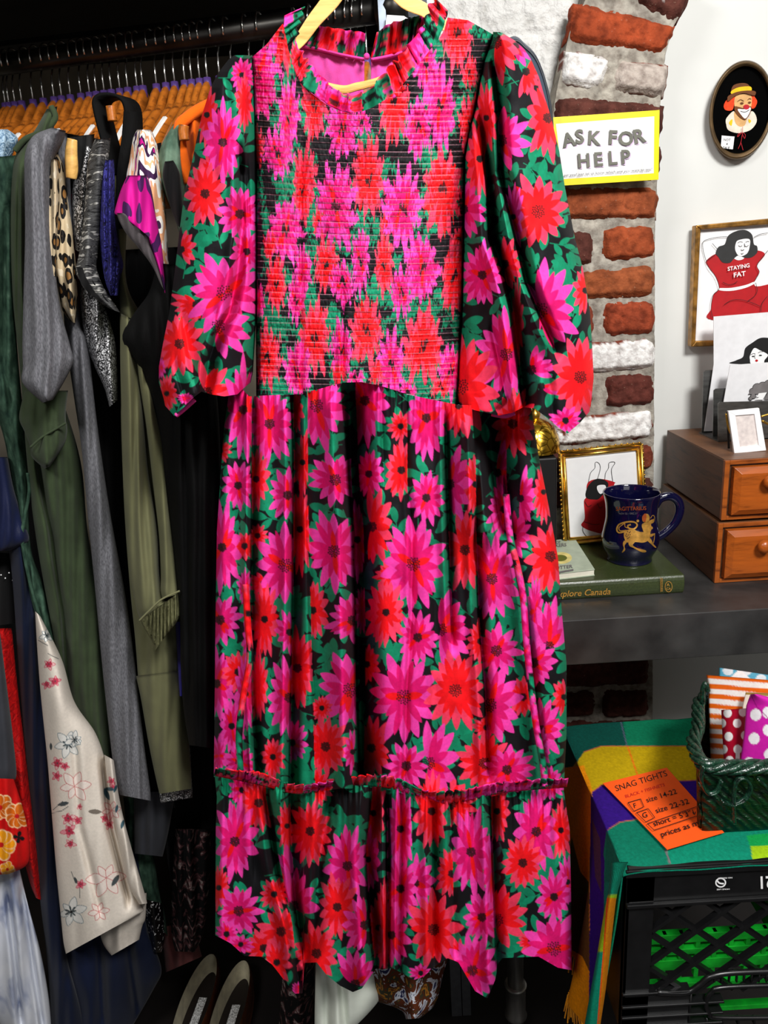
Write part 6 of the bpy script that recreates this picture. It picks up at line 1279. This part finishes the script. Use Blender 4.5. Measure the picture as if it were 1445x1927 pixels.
# side drape
CK.poly([(1030, 1450), (1098, 1440), (1116, 1489), (1112, 1620), (1112, 1960), (1030, 1960)], AM)
CK.poly([(1078, 1575), (1094, 1640), (1110, 1660), (1112, 1700), (1060, 1760), (1062, 1700), (1066, 1640)], OL); CK.poly([(1066, 1700), (1110, 1680), (1112, 1830), (1098, 1800), (1068, 1780)], s2l((96, 60, 24)))
CK.poly([(1114, 1490), (1120, 1490), (1140, 1620), (1138, 1740), (1118, 1860), (1110, 1960), (1112, 1700)], PU); CK.poly([(1116, 1540), (1132, 1580), (1134, 1680), (1122, 1650)], s2l((70, 44, 70)))
CK.line([(1166, 1350), (1180, 1405)], 2.2, s2l((80, 90, 110))); CK.line([(1181, 1405), (1200, 1460)], 3, s2l((226, 110, 10)))
for pts in ([(1099, 1415), (1132, 1404), (1300, 1404)], [(1116, 1489), (1132, 1477), (1309, 1468)], [(1144, 1561), (1166, 1547), (1197, 1542), (1230, 1540)]): CK.line(pts, 1.5, s2l((190, 90, 60)))
CK.line([(1253, 1600), (1260, 1625)], 3, s2l((120, 100, 110)))
_x, _y = np.meshgrid(np.arange(CK.w), np.arange(CK.h)); CK.a *= (.80 + .35 * vnoise(_x * .9, _y * .9) )[..., None]
bkt = thing('checked_blanket', (XK, YK, ZK - .2), 'green, yellow and purple woven check blanket with yellow fringe draped over crate', 'blanket')
m_bl = vcol('woven_wool', .9, 500, .5, .10, .15)
ztb = ZK + .004
def top_sheet():
    # x along the crate, y depth; left edge rolls over the side
    far = 1.20; nu, nv = 230, 170; X = np.linspace(XK - .008, XK + .42, nu)[None] + np.zeros((nv, 1)); Yv = np.linspace(YK - .006, far, nv)[:, None] + np.zeros((1, nu))
    Z = ztb + .003 * vnoise(X * 30, Yv * 30) - .004 * np.exp(-((X - XK + .008) / .006)) - .012 * np.exp(-((Yv - YK + .006) / .008))
    V = np.stack([X, Yv, Z], -1); px_, py_ = pix(V.reshape(-1, 3)); C = CK.get(px_, py_)
    o = mk('top_cloth', V.reshape(-1, 3), gridF(nv, nu)[:, ::-1], m_bl, bkt, True, col=C); s_ = o.modifiers.new('t', 'SOLIDIFY'); s_.thickness = .002
top_sheet()
def side_sheet():
    # hangs along the crate's left side, slightly waved
    nu, nv = 150, 330; t = np.linspace(0, 1, nv)[:, None]; s = np.linspace(0, 1, nu)[None]
    yv = YK - .004 + (1.20 - YK + .004) * s; drop = .335 - .09 * (1 - s) * 0 + .02 * np.sin(s * 5); zv = ztb - .002 - drop * t
    xv = XK - .006 - .010 * np.sin(s * 22 + 1) * t - .03 * t ** 1.5 - .012 * np.sin(s * 9) * t
    V = np.stack([xv + 0 * zv, yv + 0 * zv, zv + 0 * xv], -1); px_, py_ = pix(V.reshape(-1, 3)); C = CK.get(px_, py_)
    o = mk('side_cloth', V.reshape(-1, 3), gridF(nv, nu), m_bl, bkt, True, col=C); s_ = o.modifiers.new('t', 'SOLIDIFY'); s_.thickness = .002
    b = MB(); m_fr = cloth('fringe_yarn', (222, 142, 14), .9)
    r = random.Random(3)
    for k in range(90):
        f = k / 89; y = YK + .012 + (1.20 - YK - .012) * f; x = XK - .006 - .010 * math.sin(f * 22 + 1) - .03 - .012 * math.sin(f * 9); z = ztb - .014 - (.335 + .02 * math.sin(f * 5)); dx = r.uniform(-.004, .004)
        b.tube([(x, y, z + .004), (x + dx, y + r.uniform(-.002, .002), z - .015), (x + dx * 1.6, y, z - r.uniform(.028, .036))], .0012, m_fr, 5)
    o = b.build('fringe', bkt); o['kind'] = 'stuff'
side_sheet()
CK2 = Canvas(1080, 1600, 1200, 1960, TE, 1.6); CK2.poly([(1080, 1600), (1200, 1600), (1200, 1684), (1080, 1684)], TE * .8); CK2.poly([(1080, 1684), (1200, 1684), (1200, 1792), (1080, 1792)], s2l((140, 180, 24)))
CK2.poly([(1143, 1690), (1200, 1690), (1200, 1960), (1124, 1960), (1135, 1800)], AM * .7); CK2.line([(1143, 1690), (1135, 1800), (1122, 1960)], 2.5, s2l((226, 80, 10)))
_x, _y = np.meshgrid(np.arange(CK2.w), np.arange(CK2.h)); CK2.a *= (.7 + .6 * ((_x + _y) % 4 < 2) * .6)[..., None]
loft('front_fold', [(1150, 1622, 1182, 1622), (1148, 1650, 1174, 1640), (1144, 1680, 1162, 1680), (1136, 1720, 1156, 1720), (1124, 1792, 1148, 1792), (1112, 1860, 1140, 1860), (1098, 1940, 1128, 1940), (1094, 1980, 1124, 1980)], YK - .005, m_bl, bkt, .012, .03, 40, 150, cv=CK2, wob=.001)
# orange note
m_or = mat('orange_paper', (236, 84, 10), .7, var=.02); zn = ztb + .008
nt = thing('orange_note', PZ(1240, 1520, zn), 'orange handwritten SNAG TIGHTS paper note lying on the blanket', 'note')
def e9(X, Y): return 1040 + X / 3.568, 1230 + Y / 3.568
n4 = np.array([e9(335, 870), e9(765, 765), e9(1150, 1200), e9(768, 1315)]); top = PZ(n4[:, 0], n4[:, 1], zn); b = MB(); b.prism(top, (0, 0, -.0008), m_or); b.build('sheet', nt)
A = Art(onZ(zn + .0003)); 
A.text('SNAG TIGHTS', *e9(425, 925), 11, INK, 17, .0, -.05, 1.03); A.text('BLACK + FISHNETS', *e9(488, 970), 6, m_redi, 17, 0, -.05, 1.08)
A.text('F', *e9(545, 1038), 9, INK, 17, .005); A.text('size 14-22', *e9(632, 1000), 9.5, INK, 17, .004, -.1, 1.08)
A.text('G', *e9(605, 1105), 10, INK, 17, .005); A.text('size 22-32', *e9(695, 1072), 10, INK, 17, .004, -.1, 1.12)
A.text("short = 5'3\"", *e9(680, 1160), 10, INK, 17, .004, -.1, 1.08); A.line([e9(935, 1045), e9(950, 1078)], 1.1, INK); A.line([e9(938, 1065), e9(950, 1078), e9(958, 1060)], 1.1, INK)
A.text('prices as marked', *e9(730, 1232), 10.5, INK, 18, .006, -.1, 1.1)
for L in ([(505, 1000), (590, 975), (612, 1028), (545, 1058)], [(562, 1068), (640, 1040), (685, 1100), (625, 1130)], [(635, 1142), (1000, 1015), (1040, 1065), (680, 1185)]):
    q = [e9(*p) for p in L]
    for i in range(4): A.line([q[i], q[(i + 1) % 4]], 1.2, INK)
A.build('handwriting', nt)

# basket
q_ = N('green_palm_basket', .4, 0, .4); w1 = q_.n('ShaderNodeTexWave'); w1.inputs['Scale'].default_value = 45; w1.inputs['Distortion'].default_value = 1.5; w1.bands_direction = 'DIAGONAL'; q_.l(q_.co(), w1.inputs['Vector']); f_ = q_.noise(90, 3, (1, 1, 3))
ad = q_.n('ShaderNodeMath', operation='MULTIPLY'); q_.l(w1.outputs['Fac'], ad.inputs[0]); q_.l(f_, ad.inputs[1]); q_.base(q_.ramp(ad.outputs[0], [(.05, (2, 16, 8)), (.35, (6, 38, 18)), (.6, (14, 56, 30))])); q_.bump(ad.outputs[0], .8, .006); m_bas = q_.m
q_ = N('green_palm_strands', .25, 0, .75); f_ = q_.noise(160, 3, (1, 1, 1)); q_.base(q_.ramp(f_, [(.35, (6, 26, 18)), (.65, (22, 62, 44))])); q_.bump(f_, .7, .003); m_str = q_.m
zb0 = ztb + .004; nb_ = PZ(1345, 1562, zb0); Yb0 = float(nb_[1]); nr_ = P(1320, 1446, Yb0 - .012); zR = float(nr_[2]); XB = float(nr_[0]); fb = PZ(1312, 1316, zR); Yb1 = min(float(fb[1]), 1.16); XR = float(P(1312, 1316, Yb1)[0])
bs = thing('green_basket', (XB + .1, (Yb0 + Yb1) / 2, zb0), 'dark green woven palm basket holding dotted and striped paper parcels', 'basket')
nx, nz = 60, 34
def wall(p0, p1, q0, q1, name):
    s, t = np.meshgrid(np.linspace(0, 1, nx), np.linspace(0, 1, nz)); p0, p1, q0, q1 = map(np.array, (p0, p1, q0, q1))
    V = ((1 - s) * (1 - t))[..., None] * p0 + (s * (1 - t))[..., None] * p1 + ((1 - s) * t)[..., None] * q0 + (s * t)[..., None] * q1
    nrm = np.cross(p1 - p0, q0 - p0); nrm = nrm / np.linalg.norm(nrm); h = .0022 * np.sign(np.sin(s * 26) * np.sin(t * 16 + (np.floor(s * 8) % 2) * 3)) * np.abs(np.sin(s * 26) * np.sin(t * 16)) ** .4
    V = V + nrm * h[..., None]; return V.reshape(-1, 3)
X1 = XB + .30
parts = [wall((XB + .012, Yb0, zb0), (X1, Yb0, zb0), (XB, Yb0 - .012, zR), (X1, Yb0 - .012, zR - .004), 0), wall((XR + .012, Yb1, zb0), (XB + .012, Yb0, zb0), (XR, Yb1, zR), (XB, Yb0 - .012, zR), 0), wall((X1, Yb1, zb0), (XR + .012, Yb1, zb0), (X1, Yb1, zR), (XR, Yb1, zR), 0)]
F = np.vstack([gridF(nz, nx, k * nx * nz) for k in range(3)]); o = mk('woven_body', np.vstack(parts), F, m_bas, bs, True); s_ = o.modifiers.new('t', 'SOLIDIFY'); s_.thickness = .004
b = MB(); b.box((XR + .012, Yb0, zb0 - .001), (X1, Yb1, zb0 + .003), m_bas); b.build('base', bs)
path = crom([(X1 + .02, Yb0 - .014, zR - .006), (XB + .1, Yb0 - .014, zR - .002), (XB + .03, Yb0 - .013, zR + .001), (XB + .004, Yb0 - .004, zR + .002), (XB * .85 + XR * .15, Yb0 + .04, zR + .003), (XB * .5 + XR * .5, (Yb0 + Yb1) / 2, zR + .002), (XB * .1 + XR * .9, Yb1 - .02, zR + .004), (XR + .012, Yb1, zR + .004)], 16)
T = np.gradient(path, axis=0); T /= np.linalg.norm(T, axis=1)[:, None]; side = np.cross(T, [0, 0, 1.0]); side /= np.linalg.norm(side, axis=1)[:, None]; dd = np.r_[0, np.cumsum(np.linalg.norm(np.diff(path, axis=0), axis=1))]
for k in range(5):
    ph = dd * 55 + k * 2 * math.pi / 5; pth = path + side * (np.cos(ph) * .0068)[:, None] + np.array([0, 0, 1.0]) * (np.sin(ph) * .0068)[:, None]
    b = MB(); b.tube(pth, .0044, m_str, 8, flat=.7); b.build('rim_strand', bs, True)
def loop(pxs, Y, r=.0032):
    q = crom(pxs, 8); b = MB(); b.tube(P(q[:, 0], q[:, 1], Y), r, m_str, 8, flat=.6); q2 = q + np.array([2.5, 3]); b.tube(P(q2[:, 0], q2[:, 1], Y - .002), r, m_str, 8, flat=.6); b.build('handle_loop', bs, True)
loop([(1322, 1440), (1318, 1465), (1328, 1490), (1346, 1488), (1356, 1466)], Yb0 - .018); loop([(1356, 1505), (1378, 1512), (1402, 1500), (1411, 1478), (1398, 1462), (1384, 1470), (1379, 1500), (1380, 1545)], Yb0 - .020); loop([(1424, 1464), (1436, 1474), (1446, 1486), (1460, 1490)], Yb0 - .020)
b = MB(); q = crom([(1322, 1322), (1322, 1300), (1328, 1286), (1332, 1300)], 8); b.tube(P(q[:, 0], q[:, 1], Yb1 - .03), .004, m_str, 8); b.build('handle_loop', bs, True)

# parcels
def parcel(name, outline_rows, Y, label, cv, thick=.014, nu=60, nv=80):
    t = thing(name, P(outline_rows[-1][0], outline_rows[-1][1], Y), label, 'parcel', None)
    loft('paper_wrap', outline_rows, Y, m_par, t, thick, thick, nu, nv, cv=cv, wob=.0012, wf=.08, smoothrows=False); return t
m_par = vcol('wrapping_paper', .5, 60, .25, .04, .4)
C1 = Canvas(1320, 1250, 1500, 1460, s2l((240, 238, 234)), 2)
for k in range(12): y = 1268 + k * 18.6; C1.poly([(1320, y - 1 + (k < 1) * 2), (1500, y + 14), (1500, y + 22), (1320, y + 8.5)], s2l((226, 100, 10)))
C2 = Canvas(1340, 1240, 1500, 1330, s2l((90, 176, 206)), 2)
for x, y in ((1432, 1278), (1462, 1270), (1404, 1262), (1370, 1262)): C2.dot(x, y, 10, 9, s2l((226, 238, 244)))
C2.poly([(1366, 1282), (1388, 1262), (1396, 1263), (1420, 1284)], s2l((244, 244, 244)))
C3 = Canvas(1340, 1320, 1420, 1460, s2l((168, 6, 40)), 2)
for x, y in ((1369, 1342), (1387, 1361), (1371, 1386), (1388, 1410), (1373, 1431), (1358, 1361), (1361, 1410), (1398, 1340), (1402, 1384)): C3.dot(x, y, 8, 8.5, s2l((242, 240, 238)))
C3.poly([(1384, 1410), (1392, 1410), (1392, 1440), (1384, 1440)], s2l((240, 240, 240)))
C4 = Canvas(1380, 1290, 1520, 1470, s2l((206, 30, 166)), 2)
for x, y in ((1422, 1345), (1419, 1390), (1410, 1436), (1446, 1374), (1448, 1420), (1445, 1341), (1470, 1400), (1470, 1450)): C4.dot(x, y, 10.5, 11, s2l((244, 240, 244)))
C4.line([(1414, 1310), (1424, 1330), (1446, 1352)], 1.5, s2l((150, 16, 120)))
C5 = Canvas(1390, 1290, 1520, 1360, s2l((232, 224, 206)), 2); C5.poly([(1400, 1300), (1520, 1308), (1520, 1314), (1400, 1307)], s2l((160, 132, 60)))
Yp = (Yb0 + Yb1) / 2
parcel('striped_parcel', [(1329, 1270, 1500, 1284), (1333, 1290, 1500, 1300), (1334, 1360, 1500, 1370), (1338, 1450, 1500, 1466)], Yp + .06, 'orange and white striped paper parcel in the green basket', C1)
parcel('blue_dotted_parcel', [(1353, 1256, 1500, 1278), (1352, 1290, 1500, 1300), (1356, 1340, 1500, 1350)], Yp + .10, 'light blue dotted paper parcel, rearmost in the green basket', C2)
parcel('cream_parcel', [(1403, 1303, 1500, 1306), (1397, 1330, 1500, 1340), (1400, 1380, 1500, 1390)], Yp + .035, 'cream and gold parcel corner behind the magenta parcel', C5, .006)
parcel('red_dotted_parcel', [(1357, 1336, 1405, 1333), (1359, 1380, 1405, 1380), (1362, 1436, 1406, 1446), (1364, 1460, 1406, 1466)], Yp + .01, 'dark red paper parcel with white dots in the green basket', C3)
parcel('magenta_dotted_parcel', [(1412, 1306, 1426, 1306), (1404, 1328, 1500, 1326), (1400, 1380, 1500, 1380), (1391, 1444, 1500, 1470), (1394, 1466, 1500, 1490)], Yp - .02, 'magenta paper parcel with large white dots in the green basket', C4)

# shoes on the floor
def shoe(heel, toe, w, label):
    hz = .05; a = PZ(*heel, hz); t_ = PZ(*toe, hz)
    th = thing('slip_on_shoe', (a + t_) / 2 - np.array([0, 0, hz]), label, 'shoe', 'pair of brown slip-on shoes')
    ax = (t_ - a); L = np.linalg.norm(ax); ax /= L; sd = np.cross(ax, [0, 0, 1.0]); n = 40; k = np.linspace(0, 2 * math.pi, n, endpoint=False)
    L = .26; cen = a + ax * L / 2
    def ring(fx, fw, z, sh=0):
        u = np.cos(k); wv = np.sin(k) * (1 + .12 * -u) * (.86 + .14 * np.abs(u)); return cen + ax[None] * (-u * L / 2 * fx + sh)[:, None] + sd[None] * (wv * w * fw)[:, None] + np.array([0, 0, 1.0]) * (z + 0 * u)[:, None] * 1
    def zof(zh, zt): u = np.cos(k); return (zh + zt) / 2 + (zh - zt) / 2 * u - hz
    def rg(fx, fw, zh, zt): u = np.cos(k); wv = np.sin(k); return cen + ax[None] * (-u * L / 2 * fx)[:, None] + sd[None] * (wv * w * fw)[:, None] + np.array([0, 0, 1.0])[None] * zof(zh, zt)[:, None]
    lm = mat('brown_leather', (86, 46, 26), .3, var=.2, spec=.6); cm = mat('cream_lining', (196, 188, 162), .6, var=.08); im = mat('dark_insole', (26, 18, 14), .6)
    R = [rg(1, 1, .0, .0), rg(1.03, 1.05, .03, .02), rg(.98, .98, .062, .05), rg(.95, .93, .066, .055)]
    V = np.vstack(R); F = [(i * n + j, i * n + (j + 1) % n, (i + 1) * n + (j + 1) % n, (i + 1) * n + j) for i in range(3) for j in range(n)] + [tuple(range(n))]; mk('upper', V, F, lm, th, True)
    R = [rg(.94, .92, .066, .055), rg(.86, .74, .022, .020)]; mk('lining', np.vstack(R), [(j, (j + 1) % n, n + (j + 1) % n, n + j) for j in range(n)], cm, th, True)
    r = rg(.87, .75, .023, .021); mk('insole', r, [tuple(range(n))[::-1]], im, th, False)
    lw = cen + ax * -.01 + np.array([0, 0, .024 - hz]); q = [lw + ax * s_ + sd * t2 for s_, t2 in ((-.035, -.009), (.035, -.009), (.035, .009), (-.035, .009))]; b = MB(); b.prism(q, (0, 0, -.001), mat('silver_print', (190, 190, 186), .4, var=.4, scale=300)); b.build('size_label', th)
shoe((402, 1800), (350, 1940), .036, 'brown leather slip-on shoe with pale lining, left one of the pair')
shoe((462, 1812), (418, 1950), .036, 'brown leather slip-on shoe with pale lining, right one of the pair')
